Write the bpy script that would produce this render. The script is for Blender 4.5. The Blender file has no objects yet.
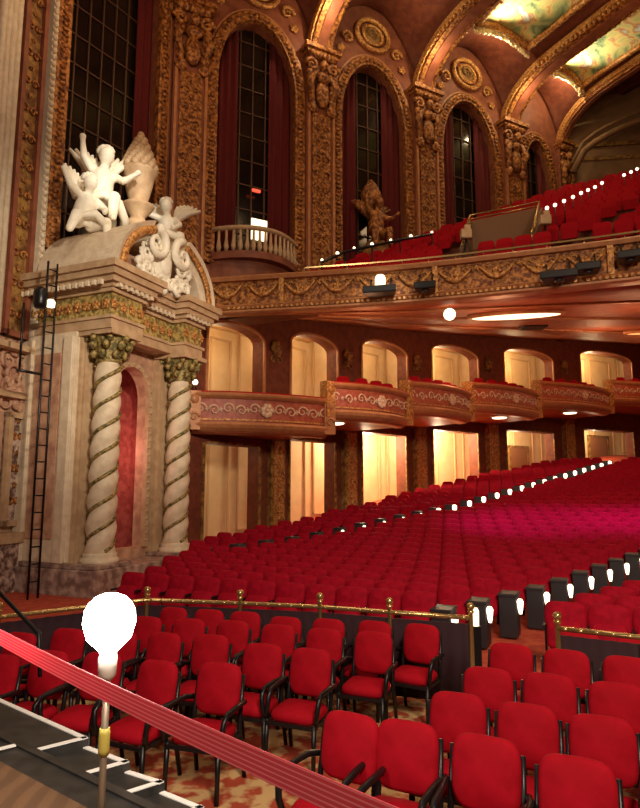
import bpy, math, random
from math import sin, cos, pi, sqrt, atan2, radians
from mathutils import Vector, Matrix, noise
random.seed(7)
COL = bpy.context.scene.collection
TH = math.atan(85/620)

# ------------------------------------------------------------------ materials
MATS = {}
def mat(name, col, rough=.6, metal=0, col2=None, scale=6, bump=0, bscale=None, lo=.4, hi=.6, emit=0, ecol=None,
        kind='noise', alpha=None, sheen=0, trans=0, coat=0, detail=4, bdist=.05):
    m = bpy.data.materials.new(name); m.use_nodes = True; nt = m.node_tree; N = nt.nodes; L = nt.links
    b = N['Principled BSDF']
    b.inputs['Base Color'].default_value = (*col, 1)
    b.inputs['Roughness'].default_value = rough
    b.inputs['Metallic'].default_value = metal
    if sheen: b.inputs['Sheen Weight'].default_value = sheen; b.inputs['Sheen Tint'].default_value = (*[min(1, c*2.5) for c in col], 1)
    if trans: b.inputs['Transmission Weight'].default_value = trans
    if coat: b.inputs['Coat Weight'].default_value = coat
    tc = N.new('ShaderNodeTexCoord')
    def tex(s):
        if kind == 'voronoi':
            t = N.new('ShaderNodeTexVoronoi'); t.inputs['Scale'].default_value = s; L.new(tc.outputs['Object'], t.inputs['Vector']); return t.outputs['Distance']
        if kind == 'wave':
            t = N.new('ShaderNodeTexWave'); t.inputs['Scale'].default_value = s; t.inputs['Distortion'].default_value = 3; L.new(tc.outputs['Object'], t.inputs['Vector']); return t.outputs['Fac']
        t = N.new('ShaderNodeTexNoise'); t.inputs['Scale'].default_value = s; t.inputs['Detail'].default_value = detail; L.new(tc.outputs['Object'], t.inputs['Vector']); return t.outputs['Fac']
    if col2:
        f = tex(scale); r = N.new('ShaderNodeValToRGB')
        r.color_ramp.elements[0].position = lo; r.color_ramp.elements[0].color = (*col, 1)
        r.color_ramp.elements[1].position = hi; r.color_ramp.elements[1].color = (*col2, 1)
        L.new(f, r.inputs['Fac']); L.new(r.outputs['Color'], b.inputs['Base Color'])
    if bump:
        f = tex(bscale or scale); bp = N.new('ShaderNodeBump'); bp.inputs['Strength'].default_value = bump; bp.inputs['Distance'].default_value = bdist
        L.new(f, bp.inputs['Height']); L.new(bp.outputs['Normal'], b.inputs['Normal'])
    if emit:
        b.inputs['Emission Color'].default_value = (*(ecol or col), 1); b.inputs['Emission Strength'].default_value = emit
    MATS[name] = m
    return m

velvet   = mat('seat_velvet', (.28,.002,.014), .8, col2=(.36,.003,.019), scale=9, sheen=.06)
velvet2  = mat('chair_velvet', (.33,.003,.010), .8, col2=(.40,.004,.014), scale=7, sheen=.06)
velvetd  = mat('balcony_velvet', (.34,.003,.010), .8, sheen=.06)
blackm   = mat('black_metal', (.012,.011,.012), .35, .3)
blackp   = mat('black_panel', (.02,.017,.022), .5)
gold     = mat('gilded_relief', (.13,.035,.010), .5, .25, col2=(.55,.23,.055), scale=9, bump=.9, bscale=9, lo=.4, hi=.64)
goldb    = mat('bright_gilding', (.26,.09,.025), .42, .3, col2=(.68,.34,.10), scale=12, bump=.7, lo=.35, hi=.6)
golddull = mat('olive_gilding', (.14,.055,.018), .6, .2, col2=(.40,.22,.055), scale=5, bump=.8, lo=.38, hi=.65)
green_gold = mat('green_gold_frieze', (.20,.15,.05), .5, .2, col2=(.60,.44,.14), scale=9, bump=.8)
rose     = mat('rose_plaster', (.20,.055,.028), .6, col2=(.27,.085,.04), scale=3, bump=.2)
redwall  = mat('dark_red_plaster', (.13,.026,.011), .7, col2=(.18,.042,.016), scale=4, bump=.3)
soffitm  = mat('soffit_plaster', (.30,.060,.020), .6, col2=(.40,.10,.035), scale=2.2, bump=.3)
boxred   = mat('box_panel_red', (.32,.055,.03), .5, col2=(.42,.10,.05), scale=7, bump=.3)
boxtrim  = mat('box_moulding', (.42,.17,.07), .45, .1, col2=(.5,.22,.09), scale=5, bump=.1)
boxrel   = mat('box_relief', (.62,.40,.26), .5, .1, col2=(.74,.52,.36), scale=14, bump=.5)
cream    = mat('cream_plaster', (.74,.52,.26), .7, col2=(.80,.58,.31), scale=1.5, bump=.05)
creamtr  = mat('cream_moulding', (.62,.40,.20), .6)
stone    = mat('ivory_stone', (.66,.54,.38), .6, col2=(.76,.64,.47), scale=5, bump=.25)
stonew   = mat('white_stone', (.82,.76,.62), .55, col2=(.9,.85,.72), scale=6, bump=.2)
stonet   = mat('tan_stone', (.46,.30,.17), .6, col2=(.56,.39,.23), scale=4, bump=.25)
pinkst   = mat('pink_stone', (.40,.20,.13), .6, col2=(.62,.38,.24), scale=3.2, bump=.8, lo=.35, hi=.65)
marble   = mat('mottled_marble', (.12,.06,.05), .35, col2=(.62,.45,.36), scale=7, bump=.1, lo=.42, hi=.62, detail=8)
plinthm  = mat('plinth_marble', (.20,.12,.10), .4, col2=(.50,.36,.29), scale=5, lo=.4, hi=.65, detail=8)
greenst  = mat('green_bronze', (.10,.09,.03), .5, .3, col2=(.42,.30,.10), scale=12, bump=.8)
redint   = mat('niche_red', (.30,.05,.04), .6, col2=(.42,.10,.08), scale=6, bump=.4)
curtain  = mat('red_drape', (.10,.002,.003), .9)
railvel  = mat('rail_cloth', (.022,.003,.008), .85)
glassm   = mat('dark_glass', (.006,.004,.003), .12, 0, col2=(.014,.009,.006), scale=.5)
muntin   = mat('bronze_lattice', (.10,.045,.024), .5, .3)
brass    = mat('brass', (.62,.42,.17), .25, .8)
carpet   = mat('floral_carpet', (.40,.055,.02), .9, col2=(.62,.40,.17), scale=5.5, lo=.44, hi=.56, detail=2, bump=.1)
aislec   = mat('red_carpet', (.40,.04,.02), .9, col2=(.5,.08,.03), scale=5)
woodfl   = mat('stage_wood', (.11,.058,.03), .5, col2=(.15,.08,.04), scale=2.5, kind='wave', bump=.05)
blackfl  = mat('black_paint', (.012,.012,.011), .5, col2=(.028,.025,.022), scale=8)
whitet   = mat('white_tape', (.8,.79,.74), .6)
beltm    = mat('belt_webbing', (.66,.10,.12), .6, sheen=.2)
lampw    = mat('lamp_white', (1,.9,.7), .5, emit=3.2, ecol=(1,.84,.56))
lampd    = mat('lamp_soft', (1,.85,.6), .5, emit=2.2, ecol=(1,.82,.52))
lampr    = mat('lamp_red', (1,.1,.05), .5, emit=1.2, ecol=(1,.10,.05))
bulbm    = mat('bulb_glass', (1,1,1), .5, emit=40, ecol=(1,.93,.86))
backw    = mat('brown_wall', (.20,.11,.05), .7, col2=(.24,.13,.06), scale=2)
purple_fl= mat('concrete_parapet', (.20,.10,.05), .7)
for mm_ in (velvet, velvet2, velvetd): mm_.node_tree.nodes['Principled BSDF'].inputs['Specular IOR Level'].default_value = .12
crystal  = mat('crystal_gilt', (.8,.6,.35), .25, .3, col2=(.95,.8,.55), scale=20, bump=.5)

# belt: lengthwise stripes
nt = beltm.node_tree; N = nt.nodes; L = nt.links
tc = N.new('ShaderNodeTexCoord'); sx = N.new('ShaderNodeSeparateXYZ'); L.new(tc.outputs['UV'], sx.inputs[0])
mu = N.new('ShaderNodeMath'); mu.operation = 'MULTIPLY'; mu.inputs[1].default_value = 5.5*2*pi; L.new(sx.outputs['Y'], mu.inputs[0])
sn = N.new('ShaderNodeMath'); sn.operation = 'SINE'; L.new(mu.outputs[0], sn.inputs[0])
rp = N.new('ShaderNodeValToRGB'); rp.color_ramp.elements[0].position = .3; rp.color_ramp.elements[0].color = (.80,.12,.17,1)
rp.color_ramp.elements[1].position = .8; rp.color_ramp.elements[1].color = (1,.45,.48,1)
L.new(sn.outputs[0], rp.inputs['Fac']); L.new(rp.outputs['Color'], N['Principled BSDF'].inputs['Base Color'])

tl = N.new('ShaderNodeBsdfTranslucent'); mx = N.new('ShaderNodeMixShader'); mx.inputs[0].default_value = .45
L.new(rp.outputs['Color'], tl.inputs['Color']); L.new(N['Principled BSDF'].outputs[0], mx.inputs[1]); L.new(tl.outputs[0], mx.inputs[2]); L.new(mx.outputs[0], N['Material Output'].inputs['Surface'])
# painted ceiling mural
mural = mat('ceiling_mural', (.5,.4,.2), .7)
nt = mural.node_tree; N = nt.nodes; L = nt.links
tc = N.new('ShaderNodeTexCoord'); no = N.new('ShaderNodeTexNoise'); no.inputs['Scale'].default_value = .9; no.inputs['Detail'].default_value = 5
no.inputs['Distortion'].default_value = 1.2; L.new(tc.outputs['Object'], no.inputs['Vector'])
rp = N.new('ShaderNodeValToRGB'); e = rp.color_ramp.elements
e[0].position = .30; e[0].color = (.05,.07,.03,1); e[1].position = .72; e[1].color = (.66,.60,.42,1)
for p, c in ((.40,(.20,.26,.12,1)), (.47,(.42,.40,.14,1)), (.53,(.60,.44,.16,1)), (.58,(.40,.16,.06,1)), (.63,(.40,.46,.42,1))):
    x = e.new(p); x.color = c
L.new(no.outputs['Fac'], rp.inputs['Fac']); L.new(rp.outputs['Color'], N['Principled BSDF'].inputs['Base Color'])

# ------------------------------------------------------------------ mesh builder
class MB:
    def __init__(s, M=None): s.v = []; s.f = []; s.M = M or Matrix.Identity(4); s.sm = set(); s.uv = None
    def add(s, vs, fs, smooth=False):
        o = len(s.v); s.v += [s.M @ Vector(p) for p in vs]
        for f in fs:
            if smooth: s.sm.add(len(s.f))
            s.f.append([i+o for i in f])
    def hexa(s, p):   # 4 bottom ccw, 4 top ccw
        s.add(p, [(3,2,1,0),(4,5,6,7),(0,1,5,4),(1,2,6,5),(2,3,7,6),(3,0,4,7)])
    def box(s, x0, x1, y0, y1, z0, z1):
        s.hexa([(x0,y0,z0),(x1,y0,z0),(x1,y1,z0),(x0,y1,z0),(x0,y0,z1),(x1,y0,z1),(x1,y1,z1),(x0,y1,z1)])
    def cbox(s, c, d, R=None):
        h = [x/2 for x in d]; ps = [(a*h[0], b*h[1], e*h[2]) for e in (-1,1) for a, b in ((-1,-1),(1,-1),(1,1),(-1,1))]
        R = R or Matrix.Identity(3); s.hexa([tuple(R @ Vector(p) + Vector(c)) for p in ps])
    def prism(s, poly, z0, z1):
        n = len(poly); s.add([(x,y,z0) for x,y in poly]+[(x,y,z1) for x,y in poly],
            [tuple(range(n-1,-1,-1)), tuple(range(n,2*n))]+[(i,(i+1)%n,n+(i+1)%n,n+i) for i in range(n)])
    def tube(s, pts, r, n=8, caps=True, flat=1):
        pts = [Vector(p) for p in pts]; R = r if isinstance(r, (list, tuple)) else [r]*len(pts)
        vs = []; up = None
        for i, p in enumerate(pts):
            t = (pts[min(i+1, len(pts)-1)]-pts[max(i-1, 0)]).normalized()
            if up is None: up = Vector((0,0,1)) if abs(t.z) < .9 else Vector((1,0,0))
            a = (up - t*up.dot(t))
            if a.length < 1e-4: a = Vector((1,0,0)) - t*t.x
            a.normalize(); up = a; b = t.cross(a)
            for k in range(n):
                q = 2*pi*k/n; vs.append(tuple(p + a*cos(q)*R[i]*flat + b*sin(q)*R[i]))
        fs = [(i*n+k, i*n+(k+1)%n, (i+1)*n+(k+1)%n, (i+1)*n+k) for i in range(len(pts)-1) for k in range(n)]
        if caps: fs += [tuple(range(n-1,-1,-1)), tuple(range((len(pts)-1)*n, len(pts)*n))]
        s.add(vs, fs, True)
    def lathe(s, prof, c=(0,0,0), n=16, twist=None, sx=1, sy=1):
        vs = []
        for i, (r, z) in enumerate(prof):
            for k in range(n):
                q = 2*pi*k/n; rr = r*(twist(q, z) if twist else 1)
                vs.append((c[0]+rr*cos(q)*sx, c[1]+rr*sin(q)*sy, c[2]+z))
        fs = [(i*n+k, i*n+(k+1)%n, (i+1)*n+(k+1)%n, (i+1)*n+k) for i in range(len(prof)-1) for k in range(n)]
        fs += [tuple(range(n-1,-1,-1)), tuple(range((len(prof)-1)*n, len(prof)*n))]
        s.add(vs, fs, True)
    def ball(s, c, r, n=10, sc=(1,1,1)):
        m = max(4, n//2+1); vs = []; fs = []
        for i in range(m+1):
            a = pi*i/m
            for k in range(n):
                q = 2*pi*k/n; vs.append((c[0]+r*sin(a)*cos(q)*sc[0], c[1]+r*sin(a)*sin(q)*sc[1], c[2]-r*cos(a)*sc[2]))
        for i in range(m):
            for k in range(n): fs.append((i*n+k, i*n+(k+1)%n, (i+1)*n+(k+1)%n, (i+1)*n+k))
        s.add(vs, fs, True)
    def grid(s, fn, nu, nv, thick=None, smooth=True):
        vs = [fn(i/nu, j/nv) for i in range(nu+1) for j in range(nv+1)]
        fs = [(i*(nv+1)+j, (i+1)*(nv+1)+j, (i+1)*(nv+1)+j+1, i*(nv+1)+j+1) for i in range(nu) for j in range(nv)]
        s.add(vs, fs, smooth)
        if thick:
            t = Vector(thick); s.add([tuple(Vector(p)+t) for p in vs], [tuple(reversed(f)) for f in fs], smooth)
            o = len(s.v) - 2*len(vs); n = len(vs)
            ring = [i*(nv+1) for i in range(nu+1)] + [nu*(nv+1)+j for j in range(1, nv+1)] + [i*(nv+1)+nv for i in range(nu-1,-1,-1)] + [j for j in range(nv-1,0,-1)]
            for a, b in zip(ring, ring[1:]+ring[:1]): s.f.append([o+a, o+n+a, o+n+b, o+b])
    # reliefs in the x-z plane at depth y
    def spiral(s, cx, cz, r, turns=1.4, dirn=1, y=0, w=.03, a0=0):
        pts = []; K = 16
        for i in range(K+1):
            t = i/K; q = a0 + dirn*turns*2*pi*t; rr = r*(1-.85*t); pts.append((cx+rr*cos(q), y, cz+rr*sin(q)))
        s.tube(pts, [w*(1.1-.6*i/K) for i in range(K+1)], 6)
    def swag(s, x0, x1, z, drop, y, r=.05):
        K = 10; s.tube([(x0+(x1-x0)*i/K, y, z-drop*sin(pi*i/K)) for i in range(K+1)], [r*(.5+sin(pi*i/K)*.8) for i in range(K+1)], 7)
    def leafy(s, cx, cz, r, y, n=5, seed=0):
        rnd = random.Random(seed)
        for k in range(n):
            a = 2*pi*k/n + rnd.random()*.4
            s.ball((cx+r*.55*cos(a), y, cz+r*.55*sin(a)), r*.42, 6, (1,.5,1))
        s.ball((cx, y-.01, cz), r*.32, 6, (1,.8,1))
    def build(s, name, m, parent=None, bevel=0):
        me = bpy.data.meshes.new(name)
        inv = PM[parent.name].inverted() if parent else Matrix.Identity(4)
        me.from_pydata([tuple(inv @ p) for p in s.v], [], s.f)
        if s.sm:
            for i in s.sm: me.polygons[i].use_smooth = True
        me.validate(); me.update()
        me.materials.append(m)
        o = bpy.data.objects.new(name, me); COL.objects.link(o)
        PM[o.name] = PM[parent.name] if parent else Matrix.Identity(4)
        if parent: o.parent = parent
        if bevel:
            b = o.modifiers.new('bevel', 'BEVEL'); b.width = bevel; b.segments = 2; b.limit_method = 'ANGLE'; b.angle_limit = radians(50)
        return o
PM = {}
def frame(P, ang=0, z=0): return Matrix.Translation((P[0], P[1], z)) @ Matrix.Rotation(ang, 4, 'Z')
def tag(o, label=None, cat=None, group=None, kind=None):
    if label: o['label'] = label
    if cat: o['category'] = cat
    if group: o['group'] = group
    if kind: o['kind'] = kind
    return o
def thing(name, label, cat, loc=(0,0,0), rz=0, group=None):
    o = bpy.data.objects.new(name, None); COL.objects.link(o); o.location = loc; o.rotation_euler = (0,0,rz); o.empty_display_size = .1
    PM[o.name] = Matrix.Translation(loc) @ Matrix.Rotation(rz, 4, 'Z')
    return tag(o, label, cat, group)
def struct(name, mb, m, **k): return tag(mb.build(name, m, **k), kind='structure')
KIDS = {}
def note(root):   # remember children once, to copy quickly
    ch = [c for c in COL.objects if c.parent == root]
    KIDS[root.name] = [(c, [g for g in COL.objects if g.parent == c]) for c in ch]
    return root
def dup(root, loc, rz, label, group=None, skip=()):
    r = root.copy(); COL.objects.link(r); r.location = loc; r.rotation_euler = (0,0,rz); r['label'] = label
    if group: r['group'] = group
    for c, gs in KIDS[root.name]:
        if c.name.split('.')[0] in skip: continue
        d = c.copy(); COL.objects.link(d); d.parent = r
        for g in gs:
            e = g.copy(); COL.objects.link(e); e.parent = d
    return r
def lerp(t, xs, ys):
    if t <= xs[0]: return ys[0] + (ys[1]-ys[0])/(xs[1]-xs[0])*(t-xs[0]) if False else ys[0]
    for i in range(len(xs)-1):
        if t <= xs[i+1]: return ys[i] + (ys[i+1]-ys[i])*(t-xs[i])/(xs[i+1]-xs[i])
    return ys[-1] + (ys[-1]-ys[-2])/(xs[-1]-xs[-2])*(t-xs[-1])
ORD = ['zeroth','first','second','third','fourth','fifth','sixth','seventh','eighth','ninth','tenth','eleventh','twelfth','thirteenth',
 'fourteenth','fifteenth','sixteenth','seventeenth','eighteenth','nineteenth','twentieth']
def ordn(n):
    if n <= 20: return ORD[n]
    tens = {2:'twenty',3:'thirty',4:'forty'}[n//10]
    return (tens+'-'+ORD[n%10]) if n % 10 else tens[:-1]+'ieth'

# ------------------------------------------------------------------ plan of the house
PHI = radians(25)
def H(s, t): return (s*cos(PHI)+t*sin(PHI), -s*sin(PHI)+t*cos(PHI))     # along a row / away from the stage
def TT(x, y): return x*sin(PHI)+y*cos(PHI)
def SS(x, y): return x*cos(PHI)-y*sin(PHI)
def FZ(t): return lerp(t, [12.4,17.7,24.8,38.5,46], [0,.30,1.15,3.45,4.7])
# lower side wall: pier points
V = [(-4.3,19.8),(-1.69,23.0),(1.15,26.2),(4.69,29.7),(9.14,33.2),(14.7,36.8),(21.4,40.4),(29.4,44.0)]
RIM = [5.54,6.15,6.67,7.20,7.85,8.50,9.2]
ARCH = [8.28,8.67,9.2,9.8,10.43,11.1,11.7]
DOOR = [4.0,4.38,4.96,5.40,5.72,6.1,6.6]
# upper side wall
def W(n): return (-4.6+4.5*n, 20+2.43*n)
WA = atan2(2.43, 4.5); BL = sqrt(4.5**2+2.43**2)
def wallstrip(mb, A, B, z0, z1, th, ops=()):
    """solid wall from A to B with arched openings (s0,s1,zb,zspring,rise); z0,z1 numbers or (start,end)"""
    a = atan2(B[1]-A[1], B[0]-A[0]); Ln = math.dist(A, B); mb.M = frame(A, a)
    Z0 = z0 if isinstance(z0, tuple) else (z0, z0); Z1 = z1 if isinstance(z1, tuple) else (z1, z1)
    f0 = lambda s: Z0[0]+(Z0[1]-Z0[0])*s/Ln
    f1 = lambda s: Z1[0]+(Z1[1]-Z1[0])*s/Ln
    cuts = {0, Ln}
    for o in ops:
        K = 14 if o[4] > 0 else 1
        for i in range(K+1): cuts.add(o[0]+(o[1]-o[0])*(.5-.5*cos(pi*i/K)))
    cuts = sorted(cuts)
    def seg(a0, a1, b0, b1, c0, c1):
        if max(c0-b0, c1-b1) > .001: mb.hexa([(a0,0,b0),(a1,0,b1),(a1,th,b1),(a0,th,b0),(a0,0,c0),(a1,0,c1),(a1,th,c1),(a0,th,c0)])
    for s0, s1 in zip(cuts, cuts[1:]):
        if s1-s0 < 1e-6: continue
        m = (s0+s1)/2; cur = sorted([o for o in ops if o[0] < m < o[1]], key=lambda o: o[2])
        b0, b1 = f0(s0), f0(s1)
        for o in cur:
            seg(s0, s1, b0, b1, max(o[2], b0), max(o[2], b1))
            top = lambda s: o[3] + o[4]*sqrt(max(0, 1-((s-(o[0]+o[1])/2)/((o[1]-o[0])/2))**2))**1.0
            b0, b1 = top(s0), top(s1)
        seg(s0, s1, b0, b1, f1(s0), f1(s1))
    return a, Ln
def archband(mb, s0, s1, zb, zs, rise, w, y0, y1, beads=0, br=.05):
    c = (s0+s1)/2; h = (s1-s0)/2; P = []
    for i in range(5): P.append((s0, zb+(zs-zb)*i/5, -1, 0))
    for i in range(25):
        q = pi - pi*i/24; P.append((c+h*cos(q), zs+rise*sin(q), cos(q), sin(q)*.9))
    for i in range(1, 6): P.append((s1, zs+(zb-zs)*i/5, 1, 0))
    vs = []
    for x, z, nx, nz in P: vs += [(x,y0,z),(x+nx*w,y0,z+nz*w),(x+nx*w,y1,z+nz*w),(x,y1,z)]
    fs = []
    for i in range(len(P)-1):
        a = i*4; b = a+4
        for k in range(4): fs.append((a+k, a+(k+1)%4, b+(k+1)%4, b+k))
    fs += [(3,2,1,0), tuple(len(vs)-4+k for k in range(4))]
    mb.add(vs, fs)
    if beads:
        acc = 0; last = None
        for i in range(len(P)-1):
            x0,z0,a0,b0 = P[i]; x1,z1,a1,b1 = P[i+1]; ln = math.dist((x0,z0),(x1,z1)); t = acc
            while t < ln:
                k = t/ln; mb.ball((x0+(x1-x0)*k+(a0+(a1-a0)*k)*w*.5, y0, z0+(z1-z0)*k+(b0+(b1-b0)*k)*w*.5), br, 6, (1.2,.7,.8)); t += beads
            acc = t-ln

# ------------------------------------------------------------------ floors
mb = MB(); mb.grid(lambda a, b: (-14+34*a, -4+14.5*b, 0), 4, 4, (0,0,-.2)); 
struct('floor', mb, carpet)
RAIL = [(-5.0,6.3),(-3.8,7.6),(-2.36,8.75),(-1.06,8.5),(0.0,8.25),(0.855,7.9),(1.77,7.55)]
RAIL2 = [(2.58,7.0),(3.25,6.6),(4.6,5.9),(6.2,5.0)]
# raked orchestra floor
mb = MB()
def rf(a, b):
    s = -24+40*a; t = 8.2+38*b; x, y = H(s, t); return (x, y, FZ(t)+.02)
mb.grid(rf, 8, 60, (0,0,-.22)); struct('floor_orchestra', mb, aislec)

# ------------------------------------------------------------------ stage and its steps
n_ = Vector((.6,.8)); e_ = Vector((.8,-.6))
def SP(n, e): p = n_*n + e_*e; return (p.x, p.y)
mb = MB(); mb.prism([SP(-6,-12), SP(1.88,-12), SP(1.88,9), SP(-6,9)][::-1], -.0, 1.0); struct('floor_stage', mb, woodfl)
mb = MB(); mb.prism([SP(1.88,-12), SP(2.06,-12), SP(2.06,9), SP(1.88,9)][::-1], 0, 1.0)
mb.prism([SP(2.03,-12), SP(2.08,-12), SP(2.08,9), SP(2.03,9)][::-1], .9, 1.012); struct('trim_1', mb, blackfl)
st = thing('stage_steps', 'black steps with white taped edges leading down from the stage apron', 'steps', (-1.6,4.3,0))
O = [(-3.3,5.6),(-1.45,4.14),(-1.122,3.92),(-.88,3.78),(-.618,3.60),(-.36,3.42)]; Z = [.95,.90,.85,.80,.75]
def inner(p):
    k = ((p[0]*.6+p[1]*.8)-2.10)/(.77*.6+.64*.8); return (p[0]-.77*k, p[1]-.64*k)
for k in range(5):
    a, b = O[k], O[k+1]; q = [a, b, inner(b), inner(a)]
    m = MB(); m.prism(q[::-1], 0 if k else .0, Z[k]); m.build('tread', blackfl, st)
    m = MB(); w = .035
    def line(p, r, z):
        d = Vector((r[0]-p[0], r[1]-p[1])).normalized(); c = Vector((-d.y, d.x))*w/2
        m.prism([(p[0]+c.x,p[1]+c.y),(p[0]-c.x,p[1]-c.y),(r[0]-c.x,r[1]-c.y),(r[0]+c.x,r[1]+c.y)], z, z+.006)
    def inset(p): i = inner(p); v = Vector((i[0]-p[0], i[1]-p[1])).normalized()*.02; return (p[0]+v.x, p[1]+v.y)
    line(inset(a), inset(b), Z[k]); ib = inner(b); v = Vector((a[0]-b[0], a[1]-b[1])).normalized()*.02
    line((b[0]+v.x,b[1]+v.y), (ib[0]+v.x,ib[1]+v.y), Z[k]); m.build('edge_tape', whitet, st)
m = MB(); a = inner(O[1]); q = (a[0]-.77*.42, a[1]-.64*.42); a = (a[0]-.77*.08, a[1]-.64*.08); line(a, q, 1.013); tag(m.build('floor_tape', whitet), 'short white tape strip on the black stage apron', 'tape')

# ghost light
gl = thing('ghost_light', 'lit round bulb on a thin metal pole at the stage edge', 'lamp', (-.85,2.6,1.0))
m = MB(frame((-.85,2.6),0,1)); m.lathe([(.2,0),(.2,.02),(.05,.05),(.02,.08)], n=20); m.build('base', blackm, gl)
m = MB(frame((-.85,2.6),0,1)); m.lathe([(.014,.05),(.014,.8)], n=12); m.build('pole', mat('pole_steel', (.45,.38,.28), .35, .6), gl)
m = MB(frame((-.85,2.6),0,.965)); m.lathe([(.02,.5),(.022,.52),(.022,.58),(.02,.6)], n=12); m.build('clamp', mat('yellow_tape', (.6,.5,.1), .5), gl)
m = MB(frame((-.85,2.6),0,.965)); m.lathe([(.018,.78),(.035,.8),(.038,.86),(.03,.9)], n=14); m.build('socket', mat('socket_white', (.75,.7,.62), .4), gl)
m = MB(frame((-.85,2.6),0,.965)); m.lathe([(.03,.885),(.045,.90),(.085,.94),(.103,1.0),(.098,1.05),(.085,1.075),(.06,1.10),(.03,1.113),(.004,1.117)], n=40); m.build('bulb', bulbm, gl)
# belt barrier
def stanchion(x, y, label):
    t = thing('belt_stanchion', label, 'barrier post', (x,y,1)); M = frame((x,y),0,1)
    m = MB(M); m.lathe([(.17,0),(.17,.02),(.06,.04),(.03,.05)], n=20); m.build('base', blackm, t)
    m = MB(M); m.lathe([(.03,.04),(.03,.93),(.045,.94),(.045,1.06),(.03,1.08)], n=16); m.build('post', blackm, t)
stanchion(-1.72,2.82,'black barrier post at the left end of the pink belt')
stanchion(.80,.335,'black barrier post at the right end of the pink belt')
m = MB(); A = Vector((-1.69,2.79)); B = Vector((.775,.36)); K = 40
d = (B-A).normalized(); c = Vector((-d.y, d.x))*.0015; vs = []
for i in range(K+1):
    p = A+(B-A)*i/K; z = 2.025-.035*sin(pi*i/K)
    vs += [(p.x+c.x,p.y+c.y,z-.025),(p.x-c.x,p.y-c.y,z-.025),(p.x-c.x,p.y-c.y,z+.025),(p.x+c.x,p.y+c.y,z+.025)]
fs = [(i*4+k, i*4+(k+1)%4, i*4+4+(k+1)%4, i*4+4+k) for i in range(K) for k in range(4)]+[(3,2,1,0),(K*4,K*4+1,K*4+2,K*4+3)]
m.add(vs, fs); o = m.build('barrier_belt', beltm)
uv = o.data.uv_layers.new()
for lp in o.data.loops: uv.data[lp.index].uv = (0, (lp.vertex_index % 4 >= 2)*1.0)
tag(o, 'pink striped barrier belt stretched across the front of the view', 'belt')

# ------------------------------------------------------------------ pit rail
def rail(path, label, posts):
    t = thing('brass_rail', label, 'railing', (path[0][0],path[0][1],0))
    P = [Vector(p) for p in path]
    cl = MB()
    for a, b in zip(P, P[1:]):
        an = atan2((b-a).y, (b-a).x); cl.M = frame(a, an); L_ = (b-a).length; K = int(L_/.06)
        cl.grid(lambda u, v: (L_*u, .015*sin(u*L_*60)-.0, .03+.9*v), K, 1, (0,.02,0))
    cl.build('cloth_panel', railvel, t)
    tp = MB(); m = tp; tp.tube([(p.x,p.y,1.0) for p in P], .028, 10)
    for a, b in zip(P, P[1:]):
        L_ = (b-a).length; K = int(L_/.14)
        for i in range(K): q = a+(b-a)*(i+.5)/K; m.ball((q.x,q.y,1.0), .036, 8, (1,1,.8))
    m.build('top_rail', brass, t)
    for k in posts:
        x, y = k; m = MB(frame((x,y))); m.lathe([(.06,0),(.06,.03),(.032,.05),(.028,1.05),(.045,1.07),(.03,1.09)], n=12); pp = m.build('post', brass, t)
        m = MB(frame((x,y))); m.ball((0,0,1.13), .048, 12); m.build('finial', brass, pp)
def onpath(P, f):
    i = min(int(f), len(P)-2); k = f-i; return (P[i][0]+(P[i+1][0]-P[i][0])*k, P[i][1]+(P[i+1][1]-P[i][1])*k)
rail(RAIL, 'long brass rail with dark cloth behind the pit chairs, left of the gap', [onpath(RAIL, f) for f in (.2,1,2,3,4,5,6)])
rail(RAIL2, 'short brass rail with ball finials at right of the aisle gap', [onpath(RAIL2, f) for f in (0,1.5,3)])
m = MB(frame((1.83,7.62))); m.box(-.06,.06,-.05,.05,.0,.9); t = thing('aisle_lamp_post', 'lit white lamp post at the end of the long brass rail', 'lamp', (1.83,7.62,0))
m.build('post', blackm, t); m = MB(frame((1.83,7.62))); m.lathe([(.035,.86),(.05,.9),(.055,1.06),(.04,1.1)], n=12); m.build('lamp_shade', lampd, t)

# ------------------------------------------------------------------ pit chairs
def cushion(mb, w, h, d, M, round_=.5, belly=.03, n=10):
    """rounded slab in x-z, thickness along y; superellipse outline"""
    old = mb.M; mb.M = M
    K = 28; ring = []
    for k in range(K):
        q = 2*pi*k/K; cx, cz = cos(q), sin(q); p = round_
        ring.append((w/2*math.copysign(abs(cx)**p, cx), h/2*math.copysign(abs(cz)**p, cz)))
    prof = [(.86,-d/2-belly*.4),(.96,-d/2+.01),(1,-d/6),(1,d/6),(.96,d/2-.01),(.86,d/2)]
    vs = [(0,-d/2-belly,0)]
    for sc, y in prof: vs += [(x*sc, y, z*sc) for x, z in ring]
    vs.append((0, d/2+belly*.3, 0)); fs = []
    for k in range(K): fs.append((0, 1+k, 1+(k+1)%K))
    for j in range(len(prof)-1):
        for k in range(K): fs.append((1+j*K+k, 1+(j+1)*K+k, 1+(j+1)*K+(k+1)%K, 1+j*K+(k+1)%K))
    o = 1+(len(prof)-1)*K
    for k in range(K): fs.append((len(vs)-1, o+(k+1)%K, o+k))
    mb.add(vs, [tuple(reversed(f)) for f in fs], True); mb.M = old
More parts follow.
